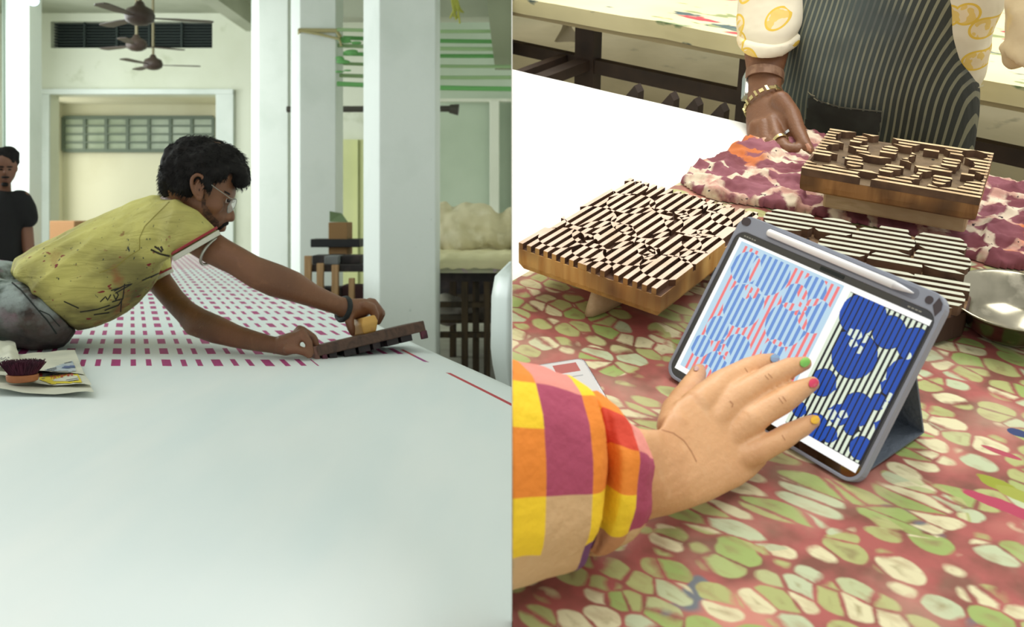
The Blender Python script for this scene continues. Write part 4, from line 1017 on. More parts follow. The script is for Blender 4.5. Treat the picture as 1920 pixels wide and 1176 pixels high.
def flowA(p):
    q = (p-at(375, 300, hd_)); return Vector((.9, 0, .15 if q.x < .03 else -.35)) if q.z > -.01 else Vector((-.3, 0, -.8))
tufts('hair_locks', hairS, None, hairm, hs, 3200, .014, .0012, keep, flowA)
# beard, moustache, eyebrow, eye
beardm = mat('dark_stubble', (66, 46, 37), .8, n=(120, (104, 72, 55), .42, .62))
mo = MB(); mo.limb([at(411, 428, hd_-.014), at(418, 421, hd_-.012), at(424, 418, hd_-.004), at(425, 418, hd_+.006)], [4*hd_/F, 5*hd_/F, 5*hd_/F, 4*hd_/F], 10)
fuse(mo, .0015, 1, lambda p: .001*noise.noise(p*300)).build('moustache', hairm, man, smooth=True)
bvA = BVHTree.FromPolygons(skin.v, skin.f)
def on(px, py, bv, lift=.0006):
    h, nn_, i, dd_ = bv.ray_cast(CAM, ray(px, py).normalized()); return (h+nn_.normalized()*lift*(1 if nn_.dot(ray(px, py)) < 0 else -1)) if h else None
def patch(name, pxpoly, bv, mt, parent, lift=.0006, step=3, **k):
    """thin patch lying on a surface, filled on a pixel-spaced grid"""
    m = MB(); xs_ = [p[0] for p in pxpoly]; ys_ = [p[1] for p in pxpoly]; ix = {}
    for j in range(int((max(ys_)-min(ys_))/step)+2):
        for i in range(int((max(xs_)-min(xs_))/step)+2):
            x_, y_ = min(xs_)+i*step, min(ys_)+j*step
            if inpoly(x_, y_, pxpoly):
                h = on(x_, y_, bv, lift)
                if h: ix[(i, j)] = len(m.v); m.v.append(h)
    for (i, j) in list(ix):
        q = [(i, j), (i+1, j), (i+1, j+1), (i, j+1)]
        if all(k_ in ix for k_ in q) and max((m.v[ix[q[0]]]-m.v[ix[k_]]).length for k_ in q) < .04: m.f.append(tuple(ix[k_] for k_ in q)); m.mi.append(0)
    return m.build(name, mt, parent, smooth=True, **k) if m.f else None
def stroke(pts, bv, wpx, m, lift=.0008):
    P = []
    for a, b in zip(pts[:-1], pts[1:]):
        nn_ = max(2, int(math.hypot(b[0]-a[0], b[1]-a[1])/2.5))
        P += [(a[0]+(b[0]-a[0])*i/nn_, a[1]+(b[1]-a[1])*i/nn_) for i in range(nn_)]
    P.append(pts[-1]); prev = None
    for i, (x_, y_) in enumerate(P):
        x2, y2 = P[min(i+1, len(P)-1)]; x1, y1 = P[max(i-1, 0)]; L = math.hypot(x2-x1, y2-y1) or 1; nx, ny = -(y2-y1)/L*wpx/2, (x2-x1)/L*wpx/2
        A = on(x_+nx, y_+ny, bv, lift); B_ = on(x_-nx, y_-ny, bv, lift)
        if A and B_ and prev and (A-prev[0]).length < .03: m.add([prev[0], prev[1], B_, A], [(0, 1, 2, 3)])
        prev = (A, B_) if A and B_ else None
patch('beard', [(374, 368), (384, 362), (388, 385), (402, 405), (412, 414), (410, 432), (396, 424), (380, 402)], bvA, beardm, man, .0007, 2)
patch('eyebrow', [(420, 356), (431, 362), (433, 367), (428, 366), (419, 361)], bvA, hairm, man, .001, 1.2)
ew = on(426, 375, bvA, .0)
if ew:
    MB().ball(ew+Vector((-.002, .004, 0)), .0085, 14).build('eye', mat('eye_white', (200, 190, 180), .3), man, smooth=True)
    MB().ball(ew+Vector((.003, .0005, -.001)), .0055, 12).build('iris', mat('dark_iris', (30, 20, 16), .2), man, smooth=True)
lid = MB(); lid.tube([at(419, 371, hd_-.052), at(425, 370, hd_-.05), at(431, 374, hd_-.044)], [.0012, .002, .001], 8); lid.build('eyelid', skinA, man, smooth=True)
# glasses: temple from ear to hinge, rims
gm = mat('steel_wire', (150, 150, 146), .25, .9)
gl_ = thing('glasses', 'thin wire rimmed glasses on the bending man', 'glasses', at(438, 385, hd_))
MB().tube([at(381, 335, hd_-.086), at(386, 339, hd_-.085), at(405, 353, hd_-.08), at(432, 372, hd_-.070), at(441, 375, hd_-.066)], .0011, 6).build('temple', gm, gl_)
for sg, dn in ((-1, 'near'), (1, 'far')):
    pts = []
    c0 = at(434.5, 386, hd_+sg*.034)
    for i in range(21):
        a = 2*PI*i/20; pts.append(c0+Vector((.006*math.cos(a)*.35+.008*math.sin(a), sg*.0+.024*math.cos(a)*.9, .017*math.sin(a))))
    MB().tube(pts, .0011, 6, caps=False).build('rim', gm, gl_)
    lm = mat('spectacle_lens', (250, 250, 250), .02, trans=.98)
    MB().add(pts[:-1]+[p+Vector((.0012, 0, 0)) for p in pts[:-1]], [tuple(range(20)), tuple(range(39, 19, -1))]+[(i, (i+1) % 20, 20+(i+1) % 20, 20+i) for i in range(20)]).build('lens', lm, gl_)
MB().tube([at(436, 380, hd_-.012), at(440, 377, hd_), at(436, 380, hd_+.012)], .0011, 6).build('bridge', gm, gl_)
# T-shirt
shm = NT('stained_yellow_jersey', .85)
def shirt():
    g = shm; p = g.pos; c = g.mix(g.rng(g.noise(p, 4, 3)[0], .4, .65), lin((208, 202, 116)), lin((190, 182, 104)))
    x, y, z = g.sep(p)
    lowz = g.rng(z, .40, .12)     # the belly and flank are dirtier than the shoulders
    grime = g.math('MULTIPLY', g.rng(g.noise(g.map(p, sc=(.6, 1, 1)), 9, 5)[0], .42, .68), g.math('ADD', g.math('MULTIPLY', lowz, .95), .15))
    c = g.mix(grime, c, lin((92, 84, 52)))
    sp1 = g.math('MULTIPLY', g.rng(g.noise(g.map(p, rot=(0, .5, 0), sc=(.5, 1, 1)), 60, 2)[0], .67, .70), g.rng(z, .38, .24)); c = g.mix(sp1, c, lin((128, 34, 44)))
    sp2 = g.math('MULTIPLY', g.rng(g.noise(g.vadd(p, (4, 2, 1)), 80, 2)[0], .70, .73), g.rng(z, .42, .26)); c = g.mix(sp2, c, lin((30, 48, 56)))
    sp3 = g.math('MULTIPLY', g.rng(g.noise(g.vadd(p, (7, 2, 1)), 12, 4)[0], .62, .72), g.rng(z, .3, .2)); c = g.mix(g.math('MULTIPLY', sp3, .8), c, lin((150, 88, 56)))
    wr = g.noise(g.map(p, rot=(0, .55, 0), sc=(1.0, 3, 6)), 5, 4, .6)[0]
    g.bump(wr, .8, .02)
    return g.done(c)
shirtm = shirt()
sb = MB()
sb.rings(PA([(20, 508, 150, 618, 2.62, .165), (30, 489, 166, 616, 2.62, .175), (66, 468, 186, 609, 2.62, .185), (108, 448, 212, 598, 2.62, .19), (160, 420, 240, 583, 2.62, .19), (205, 399, 262, 566, 2.62, .19), (245, 380, 276, 545, 2.61, .195), (285, 367, 290, 520, 2.60, .20), (315, 368, 304, 490, 2.58, .19), (340, 374, 318, 470, 2.56, .15)], k=24, e=2.3))
sb.rings(PA([(290, 372, 272, 500, 2.50, .08), (330, 372, 300, 490, 2.45, .085), (368, 392, 316, 482, 2.43, .078), (396, 417, 326, 478, 2.42, .070), (410, 436, 334, 478, 2.41, .066)], k=20))
sb.rings(PA([(300, 440, 250, 520, 2.74, .07), (315, 480, 262, 525, 2.79, .065), (320, 506, 274, 530, 2.805, .060)], k=16))
def wr(p):
    q = Matrix.Rotation(.55, 3, 'Y') @ p
    f_ = 1-abs(noise.noise(Vector((q.x*3.0, q.y*5, q.z*17))))*2.4
    low_ = max(0, min(1, (1.14-p.z)/.12)); hx = max(0, min(1, (-.75-p.x)/.45))
    return (.002+.010*max(low_, hx)*.9)*max(0, f_)-.002+.0015*noise.noise(p*30)
sh = fuse(sb, .0055, 3, wr)
shirt_o = sh.build('t_shirt', shirtm, man, smooth=True)
bvS = BVHTree.FromPolygons(sh.v, sh.f)
# ribbed cuffs: red line then white band round each sleeve end
redm = mat('red_rib_stripe', (150, 48, 52), .85); whm = mat('white_rib_band', (206, 206, 190), .85, bump=(300, .3))
def cuff(sec, w0, w1, m, name, grow=1.02):
    m_ = MB(); m_.rings(PA([(a+dx*w0, b+dy*w0, c+dx*w0, d2+dy*w0, dd_, th*grow) for a, b, c, d2, dd_, th, dx, dy in [sec]]+[(a+dx*w1, b+dy*w1, c+dx*w1, d2+dy*w1, dd_, th*grow) for a, b, c, d2, dd_, th, dx, dy in [sec]], k=24), caps=True)
    return m_.build(name, m, shirt_o, smooth=False, bevel=.002)
nd = (.44, .9)
cuff((407, 425, 319, 476, 2.41, .070)+nd, -1, 4, redm, 'sleeve_stripe', 1.06)
cuff((408, 427, 320, 478, 2.41, .070)+nd, 4, 14, whm, 'sleeve_band', 1.04)
fd_ = (.42, .9)
cuff((322, 500, 276, 522, 2.80, .062)+fd_, 0, 3.5, redm, 'sleeve_stripe', 1.05)
cuff((322, 500, 276, 522, 2.80, .062)+fd_, 3.5, 10.5, whm, 'sleeve_band', 1.03)
# underarm rip, seams and marker scribbles
ink_ = mat('black_marker', (34, 34, 32), .8); sk = MB()
for pts in ([(188, 566), (198, 556), (202, 563), (208, 552)], [(213, 552), (217, 562), (222, 553), (218, 547)], [(208, 545), (224, 540)], [(216, 550), (248, 532), (232, 536), (214, 546)], [(234, 532), (230, 560), (222, 572), (196, 582)], [(150, 585), (182, 580), (206, 572)], [(210, 566), (228, 560), (226, 585)], [(176, 590), (205, 586)], [(120, 565), (148, 578)], [(266, 526), (298, 512), (282, 520)]):
    stroke(pts, bvS, 2.2, sk)
sk.build('marker_scribble', ink_, shirt_o, kind='stuff')
sm_ = MB(); stroke([(318, 378), (296, 400), (272, 424), (262, 446), (262, 468)], bvS, 1.2, sm_); stroke([(262, 468), (240, 482), (218, 500), (186, 512)], bvS, 1.2, sm_)
sm_.build('seam', mat('seam_shade', (148, 138, 60), .9), shirt_o, kind='stuff')
rp_ = MB()
for pts in ([(290, 462), (299, 468)], [(296, 464), (304, 473)], [(302, 462), (306, 470)], [(283, 468), (300, 476), (318, 480)]): stroke(pts, bvS, 3.5, rp_)
rp_.build('underarm_rip', mat('rip_dark', (50, 42, 26), .9), shirt_o, kind='stuff')
# trousers
trm = NT('paint_caked_trousers', .9)
g = trm; p = g.pos
c = g.mix(g.rng(g.noise(p, 7, 4)[0], .4, .62), lin((64, 82, 70)), lin((84, 70, 66))); c = g.mix(g.rng(g.noise(p, 14, 5)[0], .5, .7), c, lin((34, 36, 34)))
x, y, z = g.sep(p); c = g.mix(g.math('MULTIPLY', g.rng(z, .06, .16), g.rng(g.noise(p, 18, 4)[0], .38, .58)), c, lin((160, 172, 170))); c = g.mix(g.math('MULTIPLY', g.rng(z, .06, .16), g.rng(g.noise(g.vadd(p, (3, 3, 3)), 12, 3)[0], .56, .64)), c, lin((140, 108, 122)))
g.bump(g.noise(p, 60, 5)[0], .9, .008); trm_ = g.done(c)
tb_ = MB()
tb_.rings(PA([(-110, 545, -70, 650, 2.63, .16), (-90, 535, -45, 656, 2.63, .175), (-50, 526, 20, 656, 2.63, .185), (5, 524, 70, 656, 2.62, .18), (38, 524, 118, 646, 2.62, .175), (62, 545, 140, 622, 2.62, .165)], k=24, e=2.3))
for sy in (-.10, .10): tb_.limb([Vector((-1.36, 2.63+sy, .97)), Vector((-1.50, 2.62+sy, .90)), Vector((-1.56, 2.60+sy, .50)), Vector((-1.60, 2.63+sy, .12))], [.095, .092, .068, .055], 16)
for sy in (-.10, .10): MB().rings([[Vector((-1.56+math.cos(a)*.13*w_, 2.63+sy+math.sin(a)*.045*w_, z)) for a in [2*PI*i/16 for i in range(16)]] for w_, z in ((1.0, 0), (1.05, .03), (.75, .08))]).build('shoe', mat('brown_sandal', (70, 54, 44), .7), man, smooth=True)
tro = fuse(tb_, .006, 3, lambda p: .006*(1-abs(noise.noise(Vector((p.x*14+p.z*9, p.y*4, p.z*5))))*2)+.003*noise.noise(p*40))
tro_o = tro.build('trousers', trm_, man, smooth=True)
bvT = BVHTree.FromPolygons(tro.v, tro.f); sw = MB(); stroke([(22, 530), (40, 545), (58, 566), (70, 580), (88, 600), (106, 626)], bvT, 3, sw); stroke([(74, 582), (92, 590), (112, 612)], bvT, 2, sw)
sw.build('seam', mat('trouser_seam', (40, 46, 44), .9), tro_o, kind='stuff')
# bangle, black wristband
def ringband(c, ax, R1, R2, rr_, n_=28, up=None):
    ax = ax.normalized(); u_ = (up-ax*up.dot(ax)).normalized(); v_ = ax.cross(u_)
    m_ = MB(); pts = [c+u_*math.cos(2*PI*i/n_)*R1+v_*math.sin(2*PI*i/n_)*R2 for i in range(n_)]
    rs = []
    for i, q in enumerate(pts):
        o = (q-c).normalized(); rs.append([q+o*math.cos(t)*rr_+ax*math.sin(t)*rr_ for t in [2*PI*k_/8 for k_ in range(8)]])
    rs.append(rs[0]); return m_.rings(rs, caps=False)
c1, c2 = at(414, 446, 2.42), at(384, 495, 2.42); cc_ = (c1+c2)/2; up_ = c1-c2
ringband(cc_, (at(450, 500, 2.41)-at(390, 460, 2.42)), up_.length/2+.002, .052, .0035, up=up_).build('bangle', mat('silver_bangle', (186, 184, 174), .3, .85), smooth=True, label='plain silver bangle on the bending man upper arm', cat='bangle')
c1, c2 = at(648, 556, 2.52), at(640, 602, 2.52); up_ = c1-c2
ringband((c1+c2)/2+Vector((0, 0, -.001)), (at(680, 588, 2.55)-at(620, 570, 2.5)), up_.length/2-.003, .034, .0065, up=up_).build('wristband', mat('black_braided_band', (34, 42, 44), .6, bump=(400, .8)), smooth=True, label='black braided wristband on the hand gripping the block', cat='bracelet')

# ---- the lifted printing block
lb_ = thing('printing_block', 'dark ink stained printing block being lifted off the cloth by the bending man', 'block', at(592, 672, 2.41))
o0 = at(586, 650, 2.40); a1 = at(795, 601, 2.52); ex = (a1-o0).normalized(); ez = Vector((0, .17, 1)); ez = (ez-ex*ez.dot(ex)).normalized(); ey = ez.cross(ex)
L_ = (a1-o0).length
MBk = Matrix(((ex.x, ey.x, ez.x, o0.x), (ex.y, ey.y, ez.y, o0.y), (ex.z, ey.z, ez.z, o0.z), (0, 0, 0, 1)))
bw_ = woodgrain('inked_dark_wood', (92, 66, 52), (66, 46, 38), (110, 80, 56), sc=(.5, 3, 1))
WB = .14
MB().box((.005, 0, -.026), (L_, WB, 0), MBk).build('board', bw_, lb_, bevel=.003)
MB().prism([(0, 0), (.012, 0), (.012, WB), (0, WB)], -.040, -.0005, MBk).build('end_strip', woodgrain('end_strip_wood', (136, 96, 80), (110, 72, 64), (94, 60, 62)), lb_, bevel=.002)
# end lugs and rows of carved feet in the printing face
endm = mat('magenta_soaked_wood', (104, 42, 62), .6, n=(30, (60, 26, 40), .4, .6)); blkm = mat('ink_soaked_feet', (30, 20, 24), .6, n=(60, (52, 30, 38), .5, .7))
MB().add([MBk @ Vector(q) for q in ((L_-.004, 0, 0), (L_-.016, 0, -.034), (L_-.016, WB, -.034), (L_-.004, WB, 0), (L_+.008, 0, -.046), (L_+.008, WB, -.046), (L_-.008, 0, -.046), (L_-.008, WB, -.046), (L_+.0, 0, -.005), (L_, WB, -.005))][:0], [])
MB().box((L_-.014, 0, -.044), (L_+.002, .014, -.024), MBk).build('end_lug', endm, lb_, bevel=.002)
MB().box((L_-.014, WB-.014, -.044), (L_+.002, WB, -.024), MBk).build('end_lug', endm, lb_, bevel=.002)
MB().box((.018, .0, -.042), (.03, .014, -.025), MBk).build('end_lug', endm, lb_, bevel=.002)
nx_ = 6
for i in range(nx_):
    for j in range(4):
        xa = .036+i*.036; ya = .006+j*.038
        MB().box((xa, ya, -.041), (xa+(.028 if i % 3 else .018), ya+.026, -.0255), MBk).build('foot', blkm, lb_)
# handle on the back
hm_ = mat('orange_worn_wood', (206, 160, 84), .6, n=[(20, (180, 110, 90), .5, .65), (60, (140, 40, 40), .66, .7)])
hxa, hxb = .136, .170
MB().add([MBk @ Vector(q) for q in ((hxa-.004, .02, 0), (hxb-.006, .02, 0), (hxb-.006, .14, 0), (hxa-.004, .14, 0), (hxa-.006, .014, .024), (hxb+.002, .014, .024), (hxb+.002, .146, .024), (hxa-.006, .146, .024), (hxa+.002, .02, .040), (hxb, .02, .040), (hxb, .14, .040), (hxa+.002, .14, .040))],
         [(3, 2, 1, 0), (0, 1, 5, 4), (1, 2, 6, 5), (2, 3, 7, 6), (3, 0, 4, 7), (4, 5, 9, 8), (5, 6, 10, 9), (6, 7, 11, 10), (7, 4, 8, 11), (8, 9, 10, 11)]).build('handle', hm_, lb_, bevel=.004)

# ---- newspaper and brush
npm = mat('newsprint', (214, 214, 196), .9, n=(12, (196, 198, 182), .4, .7))
nw = thing('newspaper', 'folded newspaper pad lying on the white cloth beneath the maroon brush', 'newspaper', at(90, 720, 2.1))
def tpx(px, py, h=0):  # on plane above the left table
    r = ray(px, py); t = (TH+h-CAM.z)/r.z; return CAM+r*t
def psheet(P, n_=14, amp=.004, lift=(0, 0, 0, 0), seed=0, th=.0012):
    A, B_, C_, D_ = [tpx(*q) for q in P]; rows = []
    for j in range(n_+1):
        v = j/n_; row = []
        for i in range(n_+1):
            u_ = i/n_; q = (A*(1-u_)+B_*u_)*(1-v)+(D_*(1-u_)+C_*u_)*v
            h = ((lift[0]*(1-u_)+lift[1]*u_)*(1-v)+(lift[3]*(1-u_)+lift[2]*u_)*v)
            q = q+Vector((0, 0, .003+h+amp*abs(noise.noise(Vector((u_*3+seed, v*3, seed))))+amp*.7*math.sin(u_*7+seed)*(v)+amp*.7)); row.append(q)
        rows.append(row)
    return rows
s1 = psheet([(-30, 700), (150, 700), (176, 747), (-30, 742)], amp=.006, seed=1, lift=(.0, .002, .0, .002))
MB().rings(s1, False, False).build('sheet', npm, nw, smooth=True)
s2 = psheet([(-25, 694), (146, 694), (172, 739), (-20, 728)], amp=.007, seed=1, lift=(.006, .008, .004, .014))
up2 = MB().rings(s2, False, False); up2.build('sheet', npm, nw, smooth=True)
s3 = psheet([(-20, 690), (140, 672), (158, 720), (-15, 722)], amp=.004, seed=4, lift=(.016, .014, .016, .018))
up3 = MB().rings(s3, False, False); sh3 = up3.build('sheet', npm, nw, smooth=True)
bvN = BVHTree.FromPolygons(up2.v+up3.v, up2.f+[tuple(i+len(up2.v) for i in f) for f in up3.f])
yel = mat('newsprint_yellow', (214, 196, 52), .9); gry = mat('newsprint_photo_blue', (150, 168, 182), .9, n=(60, (190, 196, 196), .4, .6)); inkg = mat('newsprint_ink', (96, 98, 100), .9); redn = mat('newsprint_red', (186, 70, 58), .9); pnk = mat('newsprint_pink', (204, 168, 170), .9)
patch('printed_band', [(74, 714), (74, 708), (146, 699), (152, 712), (156, 719), (96, 722)], bvN, yel, sh3, .0012, 1.5)
patch('printed_photo', [(76, 697), (136, 676), (144, 697), (80, 708)], bvN, gry, sh3, .0012, 1.5)
patch('advert_panel', [(92, 715), (134, 703), (146, 706), (150, 716), (110, 718)], bvN, npm, sh3, .0018, 1.5)
patch('printed_corner', [(71, 700), (78, 698), (81, 708), (75, 709)], bvN, redn, sh3, .0018, 1.2)
patch('printed_stripe', [(60, 722), (100, 722), (150, 721), (160, 730), (110, 731), (70, 728)], bvN, pnk, sh3, .0014, 1.5)
patch('photo_figure', [(114, 692), (120, 688), (140, 686), (142, 691), (124, 693)], bvN, mat('newsprint_navy', (84, 100, 140), .9), sh3, .002, 1.0)
ln_ = MB()
for a_, b_ in (((82, 696), (106, 691)), ((82, 698.5), (106, 693.5)), ((84, 701), (104, 696.5)), ((86, 706), (100, 704)), ((102, 705), (112, 703)), ((120, 683), (134, 680)), ((124, 715), (146, 711)), ((128, 717), (147, 714)), ((78, 712), (84, 711))): stroke([a_, b_], bvN, .9, ln_, .0022)
ln_.build('print_lines', inkg, sh3, kind='stuff')
# the headline word, letter strokes laid on the sheet
wd_ = MB(); LET = {'T': [[(0, 1), (1, 1)], [(.5, 1), (.5, 0)]], 'o': [[(.1, .1), (.1, .7), (.9, .7), (.9, .1), (.1, .1)]], 't': [[(.5, 1), (.5, 0), (.9, 0)], [(.1, .7), (.9, .7)]], 'a': [[(.1, .7), (.9, .7), (.9, 0), (.1, 0), (.1, .4), (.9, .4)]], 'r': [[(.1, 0), (.1, .7), (.9, .7)]], 's': [[(.9, .7), (.1, .7), (.1, .4), (.9, .4), (.9, 0), (.1, 0)]]}
for i, ch in enumerate('Totaras'):
    for st__ in LET[ch]:
        stroke([(94+i*6.4+x_*4.8, 713-i*1.15-y_*5.2) for x_, y_ in st__], bvN, 1.2, wd_, .0026)
wd_.build('headline', redn, sh3, kind='stuff', label='red headline word on the newspaper')
# crumpled rag sheet to the left
rg = psheet([(-40, 668), (28, 668), (40, 716), (-40, 730)], amp=.014, seed=9, lift=(.03, .02, .02, .03))
rgo = MB().rings(rg, False, False); rgo.build('sheet', npm, nw, smooth=True)
bvR = BVHTree.FromPolygons(rgo.v, rgo.f); m_ = MB()
for pts in ([(0, 676), (6, 672), (5, 677)], [(7, 676), (13, 672)], [(2, 682), (8, 680), (14, 676)], [(16, 672), (24, 680)]): stroke(pts, bvR, 1.2, m_, .003)
m_.build('print_lines', inkg, nw, kind='stuff')
bs = thing('brush', 'round brush with thick maroon bristles upside down on newspaper', 'brush', tpx(42, 716, .02))
bcx = tpx(42, 713, .02); px4 = (bcx.y)/F
brw = mat('orange_brush_wood', (166, 104, 62), .6, n=(14, (140, 84, 44), .4, .7))
MB().rings([[bcx+Vector((math.cos(a)*rx*px4, math.sin(a)*.026, z)) for a in [2*PI*i/28 for i in range(28)]] for rx, z in ((24, -.002), (28, .0), (29, .009), (28, .0115))]).build('brush_back', brw, bs, smooth=False, bevel=.001)
brm = mat('maroon_bristles', (74, 18, 44), .8, n=(40, (44, 10, 30), .4, .65)); br = MB()
for k_ in range(1500):
    a = R_.random()*2*PI; r_ = math.sqrt(R_.random()); b0 = bcx+Vector((math.cos(a)*r_*25*px4, math.sin(a)*r_*.022, .012)); sp_v = Vector((math.cos(a)*r_*.014, math.sin(a)*r_*.012, .020+.006*R_.random()))+Vector((R_.uniform(-.006, .006), R_.uniform(-.006, .006), 0))
    t_ = b0+sp_v; w1 = .0011; br.add([b0+Vector((w1, 0, 0)), b0+Vector((-w1, w1, 0)), b0+Vector((0, -w1, 0)), t_+Vector((w1*.7, 0, 0)), t_+Vector((-w1*.7, w1*.7, 0)), t_+Vector((0, -w1*.7, 0))], [(0, 1, 4, 3), (1, 2, 5, 4), (2, 0, 3, 5), (3, 4, 5)])
br.build('bristles', brm, bs, kind='stuff')

# ---- man in black standing behind
m2 = thing('person', 'man in a black T-shirt standing at the left edge far behind', 'person', (X(0, 5), 5.1, 0))
q5 = 5/F
bB = MB()
def BB(px, py, r, sc=(1, 1, 1), d_=5.0): bB.ball(at(px, py, d_), r*q5, 18, sc)
BB(8, 304, 24, (1, 1.15, 1.05)); BB(9, 322, 21, (.92, 1, 1.1)); BB(9, 336, 13, (1, 1, 1)); BB(9, 343, 9, (1, .9, .8)); bB.ball(at(10, 322, 4.94), 4*q5, 10, (.8, 1, 1.6)); BB(31, 316, 5, (.6, .8, 1.5))
bB.limb([at(8, 340, 5.03), at(6, 372, 5.05)], [12*q5, 15*q5], 14)
def arm5(sx): return [at(4+sx*38, 372, 5.05), at(4+sx*44, 420, 5.08), at(4+sx*50, 470, 5.08), at(4+sx*58, 512, 5.02), at(4+sx*60, 534, 4.98)]
for sx in (1, -1):
    bB.limb(arm5(sx), [15*q5, 13*q5, 11.5*q5, 9*q5, 9*q5], 14)
    h5 = arm5(sx)[-1]
    for k_ in range(4): bB.limb([h5+Vector((0, (k_-1.5)*.018, -.01)), h5+Vector((.004*sx, (k_-1.5)*.02, -.05)), h5+Vector((-.004*sx, (k_-1.5)*.02-.01, -.085+.006*abs(k_-1.5)))], [.011, .0095, .008], 8)
    bB.limb([h5+Vector((0, -.028, 0)), h5+Vector((-.008*sx, -.045, -.03)), h5+Vector((-.01*sx, -.048, -.055))], [.011, .010, .008], 8)
for sx in (1, -1): bB.limb([at(4+sx*14, 560, 5.1), Vector((X(4+sx*15, 5.1), 5.12, .5)), Vector((X(4+sx*15, 5.1), 5.14, .09))], [.07, .055, .045], 12)
skB = skinmat('brown_skin_far', (132, 92, 72), (112, 78, 60), (140, 98, 76))
fuse(bB, .009, 3).build('body', skB, m2, smooth=True)
hB = MB()
for (px, py, r, sc) in ((8, 298, 26, (1.05, 1.1, .9)), (23, 302, 12, (1, 1.6, 1.1)), (-7, 302, 12, (1, 1.6, 1.1)), (14, 288, 18, (1.1, 1.3, .8)), (28, 308, 6, (.8, 1.4, 1.3))): hB.ball(at(px, py, 5.008), r*q5, 14, sc)
hBs = fuse(hB, .008, 2, lambda p: .006*noise.noise(p*40)); hBs.build('hair', hairm, m2, smooth=True)
bvB = None
for nm_, cx5, cy5, w5, h5_ in (('eyebrow', 2, 313, 6, 1.6), ('eyebrow', 18, 313, 6, 1.6), ('eye', 2, 318, 3, 1.6), ('eye', 18, 318, 3, 1.6), ('moustache', 10, 332.5, 8, 2.4), ('beard', 9, 346, 7, 4.5), ('mouth', 10, 336.5, 4.5, 1.3)):
    MB().ball(at(cx5, cy5, 4.938 if nm_ != 'beard' else 4.975), q5, 10, (w5, 4 if nm_ != 'moustache' else 5, h5_)).build(nm_, hairm if nm_ != 'mouth' else mat('lip_brown', (96, 56, 50), .6), m2, smooth=True)
tB = MB()
tB.rings([section(at(xa, y_, 5.06), at(xb, y_, 5.06), Vector((0, th, 0)), 20, 2.4) for xa, xb, y_, th in ((14, -4, 357, .05), (26, -16, 362, .08), (42, -34, 370, .10), (44, -36, 400, .12), (42, -34, 450, .12), (42, -34, 500, .115), (44, -36, 545, .12), (44, -36, 570, .12))])
for sx in (1, -1): tB.limb([at(4+sx*34, 376, 5.05), at(4+sx*42, 392, 5.06), at(4+sx*46, 408, 5.07)], [.054, .055, .053], 14)
blk = mat('black_jersey', (20, 21, 23), .9)
fuse(tB, .01, 3, lambda p: .006*noise.noise(Vector((p.x*12, p.y*6, p.z*5)))).build('t_shirt', blk, m2, smooth=True)
pB = MB()
pB.rings([section(at(46, y_, 5.08), at(-38, y_, 5.08), Vector((0, .12, 0)), 20, 2.4) for y_ in (562, 585, 605)])
for sx in (1, -1): pB.limb([at(4+sx*20, 600, 5.08), Vector((X(4+sx*19, 5.1), 5.1, .5)), Vector((X(4+sx*18, 5.1), 5.12, .14))], [.088, .075, .06], 14)
fuse(pB, .012, 2).build('trousers', mat('dark_navy_trousers', (30, 32, 40), .9), m2, smooth=True)
for sx in (1, -1): MB().rings([[Vector((X(4+sx*18, 5.1)+math.cos(a)*w_*.045, 5.06+math.sin(a)*.13, z)) for a in [2*PI*i/16 for i in range(16)]] for w_, z in ((1.05, 0), (1.1, .03), (.8, .08))]).build('shoe', blk, m2, smooth=True)

# ================================================================== PEOPLE, right
def WP(px, py, b): return MR @ Rb(px, py, b)
MR3 = MR.to_3x3()
pr = thing('person', 'person in a pin striped apron and citrus print shirt standing behind the table', 'person', (-.55, 1.95, FL), M=MR)
skinC = skinmat('deep_brown_skin', (122, 82, 55), (96, 62, 43), (140, 98, 68))
tv = lambda h: MR3 @ Vector((0, h, 0))
def PB(rows, k=28, e=2.4): return [section(WP(xl, y, b), WP(xr, y, b), tv(-h), k, e) for xl, xr, y, b, h in rows]
# apron
ap = MB(); ap.rings(PB([(1540, 1780, -150, 1.96, .10), (1508, 1796, -60, 1.95, .125), (1501, 1803, 0, 1.94, .135), (1492, 1802, 46, 1.935, .145), (1486, 1812, 115, 1.93, .15), (1474, 1826, 155, 1.93, .15), (1476, 1831, 180, 1.93, .145), (1486, 1829, 225, 1.93, .135), (1492, 1824, 262, 1.93, .12), (1498, 1812, 330, 1.93, .11), (1520, 1790, 440, 1.93, .10)]))
apS = fuse(ap, .008, 3, lambda p: (lambda q: .004*noise.noise(Vector((q.x*14+q.z*4, 2, q.z*5)))*1.6)(MRI @ p))
apn = NT('pin_striped_apron', .85); g = apn; p = g.pos; x, y, z = g.sep(p)
wob = g.noise(g.map(p, sc=(3, 3, 5)), 1.0, 0)[0]
ca = g.math('ADD', g.math('SUBTRACT', x, g.math('MULTIPLY', z, .10)), g.math('MULTIPLY', wob, .022))
stp = g.math('FRACT', g.math('DIVIDE', g.math('ADD', ca, 5), .0112)); sm = g.math('GREATER_THAN', stp, .66)
dash = g.noise(g.map(p, sc=(1, 1, 8)), 60, 2)[0]
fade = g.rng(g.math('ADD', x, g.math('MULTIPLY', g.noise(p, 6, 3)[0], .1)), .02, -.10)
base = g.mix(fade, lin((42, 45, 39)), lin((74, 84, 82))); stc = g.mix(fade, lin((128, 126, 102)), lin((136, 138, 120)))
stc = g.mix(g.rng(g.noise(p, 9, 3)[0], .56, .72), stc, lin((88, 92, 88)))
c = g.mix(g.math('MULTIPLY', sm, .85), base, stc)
g.bump(g.noise(g.map(p, sc=(2, 2, .7)), 9, 3)[0], .5, .02)
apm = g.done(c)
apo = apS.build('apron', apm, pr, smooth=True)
bvP = BVHTree.FromPolygons(apS.v, apS.f)
